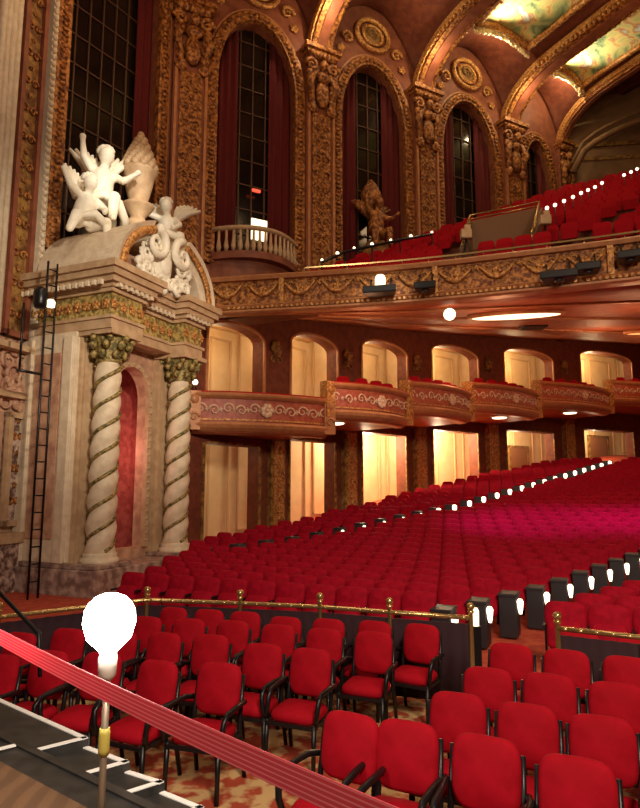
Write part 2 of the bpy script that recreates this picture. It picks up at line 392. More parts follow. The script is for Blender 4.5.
def make_chair():
    t = thing('pit_chair', '', 'chair')
    m = MB(); cushion(m, .43, .43, .075, Matrix.Translation((0,.235,.735)) @ Matrix.Rotation(radians(-11),4,'X'), .48); m.build('backrest', velvet2, t)
    m = MB(); cushion(m, .47, .40, .08, Matrix.Translation((0,-.01,.44)) @ Matrix.Rotation(radians(-88),4,'X'), .42); m.build('seat', velvet2, t)
    for s in (-1,1):
        m = MB(); m.tube([(s*.235,-.21,.42),(s*.24,-.23,0)], [.024,.02], 8); m.build('leg', blackm, t)
        m = MB(); m.tube([(s*.22,.28,.86),(s*.225,.2,.45),(s*.235,.30,0)], [.018,.022,.02], 8); m.build('leg', blackm, t)
        m = MB(); m.tube([(s*.25,-.20,.40),(s*.275,-.23,.52),(s*.285,-.22,.62),(s*.285,-.16,.665),(s*.285,0,.67),(s*.28,.14,.665),(s*.25,.25,.64)], .023, 8); m.build('armrest', blackm, t)
    m = MB(); m.box(-.235,.235,-.24,-.21,.375,.405); m.box(-.235,.235,.19,.22,.375,.405)
    for s in (-1,1): m.box(s*.235-.012,s*.235+.012,-.23,.22,.375,.405)
    m.build('seat_frame', blackm, t)
    return t
def ray(px, py, z):
    u = (px-320)/620; v = (404-py)/620; Y = cos(TH)-v*sin(TH); Zr = sin(TH)+v*cos(TH); k = (z-2.5)/Zr; return (u*k, Y*k)
LEFTC = [
 ('in the back row before the rail', [(375,615),(329,613),(286,611),(246,606),(210,604),(175,602)]),
 ('in the second row before the rail', [(422,618),(325,628),(279,624),(234,620),(190,618),(148,616)]),
 ('in the third row before the rail', [(374,631),(264,643),(212,634),(166,632),(122,630),(70,628),(22,632)]),
 ('in the row of loose chairs nearest the belt', [(312,648),(221,662),(160,660),(104,652),(52,650),(4,654)]),
 ('in front, cut by the belt', [(352,712)]),]
RIGHTC = [
 ('in the front row', [(408,720),(486,735),(576,756)]),
 ('in the second row', [(458,692),(527,703),(601,715),(690,735)]),
 ('in the third row', [(488,667),(549,673),(616,682),(690,696)]),
 ('in the fourth row', [(511,643),(566,649),(627,656),(690,668)]),
 ('in the fifth row', [(579,631),(636,637),(690,646)]),]
proto = make_chair(); note(proto); first = True
def place(px, py, rz, label, grp):
    global first
    x, y = ray(px, py, .95)
    if 'back row' in label or px == 422: x *= .96; y *= .96
    q = radians(rz); x -= -sin(q)*.27; y -= cos(q)*.27
    if first:
        proto.location = (x,y,0); proto.rotation_euler = (0,0,q); proto['label'] = label; proto['group'] = grp; first = False
    else: dup(proto, (x,y,0), q, label, grp)
rnd = random.Random(3)
for nm, L_ in LEFTC:
    o_ = sorted(L_, key=lambda p: -p[0])
    for k, (px, py) in enumerate(o_):
        w = f'red armchair {nm}' + (f', {ordn(k+1)} from the right' if len(o_) > 1 else '')
        place(px, py, -20+rnd.uniform(-5,5)-(6 if px > 300 else 0), w, 'loose pit chairs left of the gap')
for nm, L_ in RIGHTC:
    o_ = sorted(L_, key=lambda p: p[0])
    for k, (px, py) in enumerate(o_):
        place(px, py, -27+rnd.uniform(-3,3), f'red armchair {nm} of the right pit block, {ordn(k+1)} from left', 'pit chairs in the right block')

# ------------------------------------------------------------------ auditorium seats
def make_seat(end):
    t = thing('auditorium_chair', '', 'seat')
    m = MB(); cushion(m, .545, .52, .09, Matrix.Translation((0,.05,.66)) @ Matrix.Rotation(radians(-12),4,'X'), .40); m.build('backrest', velvet, t)
    m = MB(); cushion(m, .47, .40, .10, Matrix.Translation((0,-.11,.50)) @ Matrix.Rotation(radians(-24),4,'X'), .45); m.build('seat', velvet, t)
    m = MB(); m.box(-.275,-.245,-.22,.10,.60,.635); m.box(-.275,-.25,-.02,.06,0,.6); m.build('armrest', blackm, t)
    if end:
        m = MB(); m.box(.26,.55,-.20,-.08,.02,.70); m.box(.25,.56,-.22,.2,.68,.73); m.box(.51,.55,-.1,.2,.02,.70); ep = m.build('end_panel', blackp, t, bevel=.01)
        m = MB(); m.lathe([(.024,.42),(.038,.48),(.054,.62),(.03,.66)], (.61,-.20,0), 10); m.build('aisle_light', lampw, ep)
    else:
        m = MB(); m.box(.25,.275,-.02,.06,0,.6); m.build('stand', blackm, t)
    return note(t)
seat0 = make_seat(False); seat1 = make_seat(True)
def a1(t): return -1.37+.376*(t-12.4)
def a2(t): return -9.09+.444*(t-17.7)
def leftlim(x, y):   # true if free of the walls
    if y < 19.0: return x > -3.75+.02*(y-11) - max(0,(12-y))*.5
    for i in range(len(V)-1):
        A, B = V[i], V[i+1]
        if A[1] <= y <= B[1] or i == 0 and y < A[1]:
            k = (y-A[1])/(B[1]-A[1]); wx = A[0]+(B[0]-A[0])*k; return x > wx+1.25
    return False
seats = []; SP_ = .55
nrow = 32
for r in range(nrow):
    t = 9.45+.9*r; blocks = []
    R1 = a1(t)
    blocks.append(('right', R1+1.5, 1, 12)); blocks.append(('centre', R1, -1, 90)); 
    if t > 14: blocks.append(('left', a2(t), -1, 30))
    for nm, s0, dr, cnt in blocks:
        k = 0
        for i in range(cnt):
            s = s0+dr*(SP_/2+.02+SP_*i)
            if nm == 'centre' and t > 14 and s-.28 < a2(t)+1.1: break
            tt = t-.004*min(0, s+3)**2; x, y = H(s, tt)
            if x/y > .60 and dr > 0 or not leftlim(x, y): break
            if x/y > .60: k += 1; continue
            if t < 10 and nm == 'right' and math.dist((x,y),(2.9,7.2)) < .5: continue
            k += 1
            seats.append((y, x, y, FZ(tt)+.03, -25+.008*min(0, s+3)*57.3*.4, nm, r+1, k, (i == 0 and dr < 0)))
def inview(x, y):
    return -.30 < x/y < .54
vis = [s for s in seats if inview(s[1], s[2])]; hid = []
vis.sort(key=lambda s: s[0]); near = vis[:300]; far = vis[300:]+[s for s in seats if not inview(s[1], s[2])]
u0 = u1 = True
bn = {'right':'right of near aisle', 'centre':'left of near aisle', 'left':'by the side wall'}
for (_, x, y, z, rz, nm, r, k, end) in near:
    lab = f'red seat {bn[nm]}, {ordn(r)} row past the rail, {ordn(k)} from aisle'
    src = seat1 if end else seat0
    if end and u1: seat1.location = (x,y,z); seat1.rotation_euler = (0,0,radians(rz)); seat1['label'] = lab; seat1['group'] = 'auditorium seats nearest the rail'; u1 = False
    elif not end and u0: seat0.location = (x,y,z); seat0.rotation_euler = (0,0,radians(rz)); seat0['label'] = lab; seat0['group'] = 'auditorium seats nearest the rail'; u0 = False
    else: dup(src, (x,y,z), radians(rz), lab, 'auditorium seats nearest the rail')
def simple_seat(mb, x, y, z, rz, end, dark=None):
    mb.M = frame((x,y), radians(rz), z)
    K = [(-.262,.42),(-.262,.80),(-.23,.90),(-.15,.935),(.15,.935),(.23,.90),(.262,.80),(.262,.42)]
    f = [(a, -.02+(b-.42)*.2-.0, b) for a, b in K]; g = [(a, .07+(b-.42)*.2, b) for a, b in K]; n = len(K)
    mb.add(f+g, [tuple(range(n)), tuple(range(2*n-1,n-1,-1))]+[(i,n+i,n+(i+1)%n,(i+1)%n) for i in range(n)])
    mb.hexa([(-.23,-.14,.32),(.23,-.14,.32),(.23,-.03,.32),(-.23,-.03,.32),(-.23,-.2,.66),(.23,-.2,.66),(.23,-.07,.68),(-.23,-.07,.68)])
m = MB(); p2 = MB(); l2 = MB()
for (_, x, y, z, rz, nm, r, k, end) in far:
    simple_seat(m, x, y, z, rz, end)
    p2.M = frame((x,y), radians(rz), z); p2.box(-.27,-.24,-.18,.06,.0,.62)
    if end:
        p2.box(.26,.58,-.2,.0,0,.72); l2.M = p2.M; l2.lathe([(.04,.48),(.085,.54),(.09,.68),(.04,.72)], (.64,-.2,0), 7)
t = thing('distant_seats', 'mass of small red seats filling the far rows under the balcony', 'seats', (0,25,1)); t['kind'] = 'stuff'
m.build('seat_backs', velvet, t)['kind'] = 'stuff'; p2.build('seat_stands', blackp, t)['kind'] = 'stuff'; l2.build('aisle_lights', lampw, t)['kind'] = 'stuff'

# ------------------------------------------------------------------ lower side wall, boxes, lit passages
wl = MB(); doors = []
BAYC = []
for i in range(7):
    A, B = V[i], V[i+1]; Ln = math.dist(A, B); z0 = FZ(TT(*A))-.4
    u0_, u1_ = Ln*.20, Ln*.84; rise = .45
    d0, d1 = Ln*.19, Ln*.80
    so = (ARCH[i]+.42, ARCH[i]+.42)
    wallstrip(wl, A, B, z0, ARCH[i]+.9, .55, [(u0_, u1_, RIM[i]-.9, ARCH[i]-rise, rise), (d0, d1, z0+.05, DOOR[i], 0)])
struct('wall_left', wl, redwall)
# mouldings round each box arch and door
tr = MB(); trd = MB()
for i in range(7):
    A, B = V[i], V[i+1]; Ln = math.dist(A, B); a = atan2(B[1]-A[1], B[0]-A[0]); fz = FZ(TT(*A))
    tr.M = frame(A, a); archband(tr, Ln*.20, Ln*.84, RIM[i]-.9, ARCH[i]-.45, .45, .10, -.06, .02)
    trd.M = frame(A, a); archband(trd, Ln*.19, Ln*.80, fz-.2, DOOR[i], 0.001, .10, -.06, .02)
struct('trim_2', tr, boxtrim); struct('trim_3', trd, golddull)
# passage behind: back wall with raised cream panels, upper floor and ceilings
bw = MB(); pn = MB(); fl = MB()
OFF = []
for i in range(8):
    if i == 0: a = atan2(V[1][1]-V[0][1], V[1][0]-V[0][0])
    elif i == 7: a = atan2(V[7][1]-V[6][1], V[7][0]-V[6][0])
    else: a = atan2(V[i+1][1]-V[i-1][1], V[i+1][0]-V[i-1][0])
    OFF.append(a)
def off(i, d): a = OFF[i]; return (V[i][0]+sin(a)*d, V[i][1]-cos(a)*d)     # + = into the house
for i in range(7):
    A, B = off(i,-2.3), off(i+1,-2.3); z0 = FZ(TT(*V[i]))-.4
    a, Ln = wallstrip(bw, A, B, z0, ARCH[i]+.9, .3)
    pn.M = frame(A, a)
    for (zb, zt) in ((z0+.7, DOOR[i]+.3), (RIM[i]-.4, ARCH[i]+.1)):
        for k in range(3):
            x0 = Ln*(.05+.32*k); x1 = Ln*(.31+.32*k)
            for (p, q, r_, s_) in ((x0,x1,zb,zb+.07),(x0,x1,zt-.07,zt),(x0,x0+.07,zb,zt),(x1-.07,x1,zb,zt)): pn.box(p,q,-.06,.01,r_,s_)
    fl.M = Matrix.Identity(4)
    for z, th in ((RIM[i]-1.15,.12), (ARCH[i]+.45,.1), (z0+.38, .1)):
        q = [V[i], V[i+1], off(i+1,-2.4), off(i,-2.4)]
        q = [off(i,-.05), off(i+1,-.05), off(i+1,-2.4), off(i,-2.4)]
        fl.prism(q, z, z+th)
struct('wall_back_passage', bw, cream); struct('trim_4', pn, creamtr); struct('ceiling_passage', fl, creamtr)
# end walls of passages
m = MB(); wallstrip(m, off(0,0), off(0,-2.6), -.3, 9, .2); struct('wall_passage_end', m, cream)
# door leaves / brighter features in the rear bays
for i, nm in ((4,'brown double door in the passage below the fourth box'),(5,'brown framed door in the passage under the far boxes')):
    A, B = off(i,-2.2), off(i+1,-2.2); a = atan2(B[1]-A[1], B[0]-A[0]); Ln = math.dist(A,B); fz = FZ(TT(*V[i]))+.1
    t = thing('passage_door', nm, 'door', (A[0],A[1],fz), a); M = frame(A, a, fz)
    m = MB(M); m.box(Ln*.62,Ln*.84,-.05,.05,0,2.2); m.build('door_leaf', mat('door_wood%d'%i,(.25,.10,.04),.5), t, bevel=.02)
    m = MB(M); m.box(Ln*.60,Ln*.62,-.08,.05,0,2.3); m.box(Ln*.84,Ln*.86,-.08,.05,0,2.3); m.box(Ln*.60,Ln*.86,-.08,.05,2.2,2.32); m.build('door_frame', golddull, t)
# pilasters between the lower doors
for i in range(1,7):
    a = OFF[i]; P = V[i]; fz = FZ(TT(*P))-.1; top = RIM[i-1]-1.0; w = .34+.03*i
    nms = ['','second','third','fourth','fifth','sixth','seventh']
    t = thing('gilded_pilaster', f'narrow gilded pilaster under the boxes, {ordn(i)} from the left', 'pilaster', (P[0],P[1],fz), a, 'gilded pilasters under the boxes'); M = frame(P, a)
    m = MB(M); m.box(-w,w,-.22,.1,fz,top); m.build('shaft', golddull, t)
    m = MB(M)
    m.box(-w*.72,w*.72,-.27,-.2,fz+.5,top-.3)
    for k in range(7): m.spiral((-1)**k*w*.2, fz+.9+k*(top-fz-1.6)/6, w*.42, 1.3, (-1)**k, -.29, .05)
    m.build('relief_panel', goldb, t)
    m = MB(M); m.box(-w*1.15,w*1.15,-.3,.1,fz,fz+.35); m.box(-w*1.15,w*1.15,-.3,.1,top-.2,top); m.build('plinth_and_cap', goldb, t)
    # ornament between upper arches
    m = MB(M); zc = ARCH[i-1]-.5; m.leafy(0, zc, .34, -.08, 6, i); m.spiral(-.15,zc-.45,.18,1.2,1,-.06,.035); m.spiral(.15,zc-.45,.18,1.2,-1,-.06,.035,pi)
    tag(m.build('wall_rosette', golddull), f'small carved rosette between the box arches, {ordn(i)} from the left', 'ornament', 'rosettes between the box arches')

# boxes
offd = [.35,2.6,3.1,3.0,3.0,2.9,2.9,2.9]
box_chair = None
def make_box_chair():
    t = thing('box_chair', '', 'chair')
    m = MB(); cushion(m, .48, .50, .07, Matrix.Translation((0,.2,.74)) @ Matrix.Rotation(radians(-8),4,'X'), .5, n=8); m.build('backrest', velvet2, t)
    m = MB(); m.box(-.24,.24,-.24,.2,.40,.48); m.build('seat', velvet2, t, bevel=.02)
    for a, b in ((-.2,-.2),(.2,-.2),(-.2,.18),(.2,.18)):
        m = MB(); m.tube([(a,b,.4),(a,b,0)], .018, 6); m.build('leg', blackm, t)
    return note(t)
bc0 = make_box_chair(); bcused = False
for i in range(6):
    A, B = off(i, offd[i]), off(i+1, offd[i+1]); a = atan2(B[1]-A[1], B[0]-A[0]); Ln = math.dist(A,B); rz = RIM[i]; bz = rz-1.28
    t = thing('theatre_box', f'red and gold curved box front, {ordn(i+1)} from the left along the side wall', 'theatre box', (A[0],A[1],bz), a, 'boxes along the side wall'); M = frame(A, a)
    bul = .55 if i else .35
    def yb(x): k = max(0, min(1, x/Ln)); return -bul*4*k*(1-k)*(.7+.3*1)
    def sweep(name, prof, mm, x0=0, x1=None):
        x1 = Ln if x1 is None else x1
        m = MB(M); K = 20; n = len(prof); vs = []
        for j in range(K+1):
            x = x0+(x1-x0)*j/K; y = yb(x)
            vs += [(x, y+p, z) for p, z in prof]
        fs = [(j*n+k, (j+1)*n+k, (j+1)*n+(k+1)%n, j*n+(k+1)%n) for j in range(K) for k in range(n)]
        fs += [tuple(range(n)), tuple(range((K+1)*n-1, K*n-1, -1))]
        m.add(vs, fs); return m.build(name, mm, t)
    sweep('front_panel', [(0,bz+.35),(0,rz-.12),(.12,rz-.12),(.12,bz+.35)], boxred)
    sweep('top_rail', [(-.16,rz-.08),(-.18,rz-.02),(-.14,rz+.03),(.18,rz+.03),(.18,rz-.14),(-.05,rz-.16)], boxtrim)
    sweep('bottom_moulding', [(-.10,bz+.36),(-.15,bz+.28),(-.10,bz+.18),(.02,bz+.08),(.25,bz),(.6,bz),(.3,bz+.4)], boxtrim)
    sweep('panel_bead', [(-.04,bz+.42),(-.04,bz+.47),(.02,bz+.47),(.02,bz+.42)], goldb)
    m = MB(M)
    nn = max(6, int(Ln/.42))
    for j in range(nn):
        x = Ln*(j+.5)/nn; y = yb(x)-.035; zc = (bz+.4+rz-.14)/2
        m.spiral(x, zc+.03*(-1)**j, .19, 1.3, (-1)**j, y, .032, pi*(j%2)); m.leafy(x+Ln/nn/2, zc, .09, yb(x+Ln/nn/2)-.02, 4, j)
    m.leafy(Ln/2, (bz+rz+.25)/2, .26, yb(Ln/2)-.06, 7, 3)
    m.build('scroll_relief', boxrel, t)
    for x in (0, Ln):
        m = MB(M); m.box(x-.2,x+.2,-.16,.2,bz+.1,rz+.06); m.ball((x,-.12,rz-.2),.18,8,(1,.6,1)); m.spiral(x,bz+.5,.16,1.2,1,-.18,.04); m.build('corner_pedestal', goldb if i else boxtrim, t)
    # floor slab back to wall
    m = MB(); K = 10; poly = []
    for j in range(K+1):
        x = Ln*j/K; v = M @ Vector((x, yb(x)+.1, 0)); poly.append((v.x, v.y))
    poly += [off(i+1,.02), off(i,.02)]
    m.prism(poly, bz+.04, bz+.70); m.build('box_floor', soffitm, t)
    # armrest cushion
    sweep('rail_cushion', [(-.1,rz+.03),(-.08,rz+.08),(.14,rz+.08),(.16,rz+.03)], velvet2)
    # chairs
    if i >= 1:
        nch = 5 if i > 1 else 4
        for j in range(nch):
            x = Ln*(.12+.76*(j+.5)/nch); v = M @ Vector((x, yb(x)+.52, 0))
            lab = f'small red chair in the {ordn(i+1)} box from the left, {ordn(j+1)} seat along its rail'
            q = a-radians(35)
            if not bcused: bc0.location = (v.x,v.y,bz+.71); bc0.rotation_euler = (0,0,q); bc0['label'] = lab; bc0['group'] = 'red chairs in the boxes'; bcused = True
            else: dup(bc0, (v.x,v.y,bz+.71), q, lab, 'red chairs in the boxes')
    # downlight below
    if i in (1,3,4):
        v = M @ Vector((Ln*(.15 if i == 1 else .5),.35,0)); tt_ = thing('flush_downlight', f'round white flush lamp under the {ordn(i+1)} box from the left', 'lamp', (v.x,v.y,bz-.06)); Mx = frame((v.x,v.y))
        m = MB(Mx); m.lathe([(.42,bz+.04),(.42,bz-.02),(.36,bz-.05)], n=18); m.build('trim_ring', boxtrim, tt_)
        m = MB(Mx); m.lathe([(.35,bz-.05),(.3,bz-.09),(.02,bz-.10)], n=18); m.build('diffuser', lampw, tt_)
# small lamp bulb at left end of first box
for (x, y, z, s) in ((-3.95,19.35,5.85,'round lamp at the left end of the first box'),):
    t = thing('wall_lamp', s, 'lamp', (x,y,z)); m = MB(); m.ball((x,y,z),.09,12); m.build('globe', lampw, t); m = MB(); m.tube([(x,y,z-.08),(x,y+.3,z-.3)],.02,8); m.build('bracket', blackm, t)
# lamps in the passages
for i in range(1,6):
    A, B = off(i,-1.2), off(i+1,-1.2); x = A[0]+(B[0]-A[0])*.28; y = A[1]+(B[1]-A[1])*.28; z = ARCH[i]-.02
    t = thing('ceiling_globe', f'bright globe lamp inside the {ordn(i+1)} box arch from the left', 'lamp', (x,y,z)); M = frame((x,y))
    m = MB(M); m.ball((0,0,z-.0),.17,14); m.build('globe', lampw, t); m = MB(M); m.tube([(0,0,z+.15),(0,0,z+.46)],.03,8); m.build('stem', brass, t)

# ------------------------------------------------------------------ balcony
FR = [(-5.2,19.8),(-3.4,19.45),(0.75,18.65),(3.24,18.05),(5.6,17.25),(8.4,16.2),(11.5,14.8),(15,12.8)]
def FRp(f):  # smooth curve
    f = max(0, min(len(FR)-1.001, f)); i = int(f); k = f-i
    g = lambda j: Vector(FR[max(0, min(len(FR)-1, j))])
    a, b, c, d = g(i-1), g(i), g(i+1), g(i+2)
    return .5*((2*b)+(-a+c)*k+(2*a-5*b+4*c-d)*k*k+(-a+3*b-3*c+d)*k**3)
NF = 84
FP = [FRp(7*i/NF) for i in range(NF+1)]
FN = []
for i in range(NF+1):
    d = (FP[min(i+1,NF)]-FP[max(i-1,0)]).normalized(); FN.append(Vector((-d.y, d.x)))   # pointing away from stage
SL = [0]
for a, b in zip(FP, FP[1:]): SL.append(SL[-1]+(b-a).length)
def fsweep(mb, prof, i0=0, i1=NF):
    n = len(prof); vs = []
    for i in range(i0, i1+1): vs += [(FP[i].x+FN[i].x*p, FP[i].y+FN[i].y*p, z) for p, z in prof]
    K = i1-i0; mb.add(vs, [(j*n+k, (j+1)*n+k, (j+1)*n+(k+1)%n, j*n+(k+1)%n) for j in range(K) for k in range(n)] + [tuple(range(n)), tuple(range((K+1)*n-1, K*n-1, -1))])
balc = thing('balcony', 'long curved gilded balcony front with swags sweeping across the house', 'balcony', (0,18.5,8))
m = MB(); fsweep(m, [(0,8.15),(0,9.15),(.25,9.15),(.25,8.15)]); m.build('fascia', gold, balc)
m = MB(); fsweep(m, [(-.15,9.12),(-.2,9.22),(-.1,9.30),(.3,9.30),(.3,9.12)]); m.build('top_moulding', boxtrim, balc)
m = MB(); fsweep(m, [(-.05,8.22),(-.12,8.30),(-.05,8.36),(.05,8.36),(.05,8.22)]); fsweep(m, [(-.02,8.05),(-.10,8.10),(-.10,8.16),(.1,8.2),(.3,8.2),(.3,8.05)]); m.build('bottom_moulding', boxtrim, balc)
def fat(s):
    for i in range(NF):
        if SL[i+1] >= s: k = (s-SL[i])/(SL[i+1]-SL[i]); p = FP[i].lerp(FP[i+1], k); d = FP[i+1]-FP[i]; return p, atan2(d.y, d.x)
m = MB(); dn = MB(); s = .5; k = 0
while s < SL[-1]-1.4:
    p, a = fat(s+.55); m.M = frame(p, a)
    m.swag(-.5,.5,9.0,.38,-.06,.055); m.leafy(0,8.78,.15,-.06,5,k); m.leafy(-.55,8.95,.1,-.06,4,k)
    m.spiral(-.32,8.92,.09,1.2,1,-.05,.02); m.spiral(.32,8.92,.09,1.2,-1,-.05,.02,pi)
    if k % 4 == 3: m.box(-.66,-.5,-.14,0,8.3,9.12)
    s += 1.2; k += 1
m.build('swag_relief', goldb, balc)
s = .1
while s < SL[-1]-.3:
    p, a = fat(s); dn.M = frame(p, a); dn.box(-.045,.045,-.10,.02,8.19,8.24+.05); s += .16
dn.build('dentil_course', goldb, balc)
# upper rail above the fascia at the right
m = MB(); fsweep(m, [(.5,9.62),(.5,9.67),(.55,9.67),(.55,9.62)], 20, NF)
for i in range(20, NF, 4): m.tube([(FP[i].x+FN[i].x*.52, FP[i].y+FN[i].y*.52, 9.25),(FP[i].x+FN[i].x*.52, FP[i].y+FN[i].y*.52, 9.65)], .02, 6)
tag(m.build('balcony_handrail', brass), 'thin metal handrail standing above the balcony front', 'railing')
# soffit: ruled between front and lower wall
BK = []
for i in range(NF+1):
    f = 7*i/NF; 
    r = FP[i].x/FP[i].y*1.0
    # point on V path with same bearing from the pit
    best = None
    for j in range(7):
        for k in range(12):
            q = (V[j][0]+(V[j+1][0]-V[j][0])*k/12, V[j][1]+(V[j+1][1]-V[j][1])*k/12); zz = ARCH[j]+(ARCH[min(j+1,6)]-ARCH[j])*k/12+.35
            e = abs(q[0]/q[1]-max(-.23, min(.72, r)))
            if best is None or e < best[0]: best = (e, q, zz)
    BK.append((best[1][0], best[1][1], best[2]))
for _ in range(6):
    B2 = BK[:]
    for i in range(1, NF): B2[i] = tuple((BK[i-1][c]+BK[i][c]*2+BK[i+1][c])/4 for c in range(3))
    BK = B2
m = MB()
def soff(a, b):
    i = int(round(a*NF)); p = FP[i]+FN[i]*.2; q = BK[i]; return (p.x+(q[0]-p.x)*b, p.y+(q[1]-p.y)*b, 8.14+(q[2]-8.14)*b**1.15)
m.grid(soff, NF, 14, (0,0,.15)); struct('ceiling_under_balcony', m, soffitm)
# ribs on soffit
m = MB()
for b in (.12,.3,.55):
    m.tube([tuple(Vector(soff(i/NF, b))-Vector((0,0,.02))) for i in range(NF+1)], .06, 6)
struct('trim_5', m, boxtrim)
def soffit_at(px, py):
    # nearest soffit point seen on this bearing
    best = None
    for i in range(0, NF+1):
        for j in range(0, 41):
            P = soff(i/NF, j/40); X, Y, Zz = P[0], P[1], P[2]-2.5
            d = Y*cos(TH)+Zz*sin(TH); u = 320+620*X/d; v = 404-620*(Zz*cos(TH)-Y*sin(TH))/d
            e = (u-px)**2+(v-py)**2
            if best is None or e < best[0]: best = (e, P)
    return best[1]
for (px, py, r, nm, mm) in ((517,313,1.55,'large round lit coffer in the balcony underside','lampd'),(655,330,1.3,'orange lit coffer in the balcony underside at the right edge','lampo')):
    x, y, z = soffit_at(px, py)
    t = thing('soffit_light', nm, 'ceiling light', (x,y,z-.1)); M = frame((x,y),radians(-12),z) @ Matrix.Rotation(radians(6),4,'X') @ Matrix.Diagonal((1,.42,1,1))
    m = MB(M); m.lathe([(r+.12,.05),(r+.12,-.1),(r,-.14),(r-.06,-.06)], n=40); m.build('rim', boxtrim, t)
    m = MB(M); m.lathe([(r-.04,-.12),(r*.6,-.16),(.02,-.17)], n=40); m.build('diffuser', mat('coffer_'+mm,(1,.75,.45),.6,emit=2.4 if mm == 'lampd' else 1.0,ecol=(1,.72,.42) if mm == 'lampd' else (1,.35,.1)), t)
x, y, z = soffit_at(446,305); t = thing('pendant_globe', 'bright white globe lamp hanging under the balcony', 'lamp', (x,y,z)); M = frame((x,y),0,z)
m = MB(M); m.ball((0,0,-.28),.19,16); m.build('globe', lampw, t); m = MB(M); m.tube([(0,0,.05),(0,0,-.14)],.025,8); m.build('stem', brass, t)
x, y, z = soffit_at(533,326); m = MB(frame((x,y),0,z)); m.box(-.5,.5,-.35,.35,-.12,.05); tag(m.build('ceiling_vent', blackp, bevel=.02), 'small dark vent in the balcony underside beyond the lit coffer', 'vent')
# stage lights fixed to the balcony front
fx = [(383,291,'with a lit glass cup, leftmost on the balcony front'),(425,287,'second from left on the balcony front'),(557,276,'third from left on the balcony front'),(590,268,'second from right on the balcony front'),(632,256,'rightmost on the balcony front')]
for k, (px, py, nm) in enumerate(fx):
    u = (px-320)/620; v = (404-py)/620; best = None
    for i in range(NF+1):
        e = abs(FP[i].x/FP[i].y - u/(cos(TH)-v*sin(TH)))
        if best is None or e < best[0]: best = (e, i)
    i = best[1]; d = FP[min(i+1,NF)]-FP[i-1]; a = atan2(d.y, d.x); P = FP[i]; Yr = P.y-.5; z = 2.5+(sin(TH)+v*cos(TH))/(cos(TH)-v*sin(TH))*Yr
    t = thing('rail_spotlight', f'black lighting fixture {nm}', 'stage light', (P.x,P.y,z), a); M = frame(P, a)
    w = .5 if k in (0,2) else .32
    m = MB(M); m.prism([(-w,-.75),(w,-.75),(w*.8,-.2),(-w*.8,-.2)], z-.1, z+.12); m.build('housing', blackm, t, bevel=.03)
    m = MB(M); m.tube([(-w*.6,-.4,z),(-w*.6,-.3,z+.45),(-w*.6,-.02,z+.5)],.025,6); m.tube([(w*.6,-.4,z),(w*.6,-.3,z+.45),(w*.6,-.02,z+.5)],.025,6); m.build('bracket', blackm, t)
    if k == 0: m = MB(M); m.lathe([(.1,z+.1),(.16,z+.2),(.16,z+.42),(.12,z+.5)], (0,-.45,0), 14); m.build('glass_cup', lampd, t)
    else: m = MB(M); m.lathe([(.1,z-.1),(.12,z-.16),(.08,z-.17)], (0,-.55,0), 12); m.build('lens', blackp, t)

# balcony rake + seats
def BZ(t): return 8.45+.60*(t-17.6)
m = MB()
def bf(a, b):
    i = int(round(a*NF)); p = FP[i]+FN[i]*.25; t0 = TT(p.x,p.y)
    ln = 21*b; q = Vector(H(SS(p.x,p.y), t0+ln)); return (q.x, q.y, 8.5+.60*max(0, TT(q.x,q.y)-17.6 if TT(p.x,p.y) > 0 else 0))
def side_ok(x, y):
    if y > 28.6+ (x-11.8)*-.05: return False
    wy = 20+(x+4.6)*2.43/4.5; return y < wy-.15
# floor clipped to the upper wall: strips of steps
TR = MB(); SE = MB(); cntb = 0
rows = 0; t = 17.3
while t < 35:
    # find extents in s where point is behind the front and before the wall
    ok = []
    s = -14.0
    while s < 16:
        x, y = H(s, t)
        inside = side_ok(x, y)
        if inside:
            j = min(range(NF+1), key=lambda q: abs(FP[q].x/FP[q].y-x/y)); inside = y > FP[j].y+.35
        if inside: ok.append(s)
        s += .25
    if ok:
        s0, s1 = min(ok), max(ok); z = BZ(t+.2)
        TR.M = Matrix.Identity(4); A_, B_, C_, D_ = H(s0,t-.1), H(s1,t-.1), H(s1,t+.9), H(s0,t+.9)
        C_ = C_; TR.prism([A_,B_,H(s1,t+.84),H(s0+.3,t+.84)], z-.2, z)
        s = s0+.35
        while s < s1-.3:
            # aisle gap
            ai = -3.2+.52*(t-17.3)+1.9
            if not (abs(s-ai) < .55):
                x, y = H(s, t+.3)
                if not (3.9 < x < 8.3 and 19.0 < y < 21.9) and side_ok(x, y+.4): simple_seat(SE, x, y, z, -25, False); cntb += 1
            s += .56
    t += .85
struct('floor_balcony', TR, redwall)
tag(SE.build('balcony_seats', velvetd), 'rows of red seats climbing the balcony above the gilded front', 'seats', kind='stuff')

# parapet around the balcony stair opening, and lit rails
def ray_y(px, py, Y):
    u = (px-320)/620; v = (404-py)/620; k = Y/(cos(TH)-v*sin(TH)); return Vector((u*k, Y, 2.5+(sin(TH)+v*cos(TH))*k))
pa = thing('stair_parapet', 'brown low wall with rails around the balcony stair opening', 'low wall', tuple(ray_y(500,235,20)))
P = [ray_y(462,248,18.9), ray_y(470,222,21.6), ray_y(540,208,21.4), ray_y(532,240,18.7)]
for a, b in ((P[1],P[2]),(P[0],P[1]),(P[2],P[3])):
    m = MB(); d = Vector((b-a)).normalized(); n = Vector((-d.y,d.x,0)).normalized()*.08
    m.hexa([tuple(a-n-Vector((0,0,1.4))),tuple(b-n-Vector((0,0,1.4))),tuple(b+n-Vector((0,0,1.4))),tuple(a+n-Vector((0,0,1.4))),tuple(a-n),tuple(b-n),tuple(b+n),tuple(a+n)]); m.build('wall_panel', purple_fl, pa)
m = MB()
for q in range(2): m.tube([tuple(P[j]+Vector((0,0,.25-.15*q))) for j in (0,1,2,3)], .03, 6)
m.build('top_rail', brass, pa)
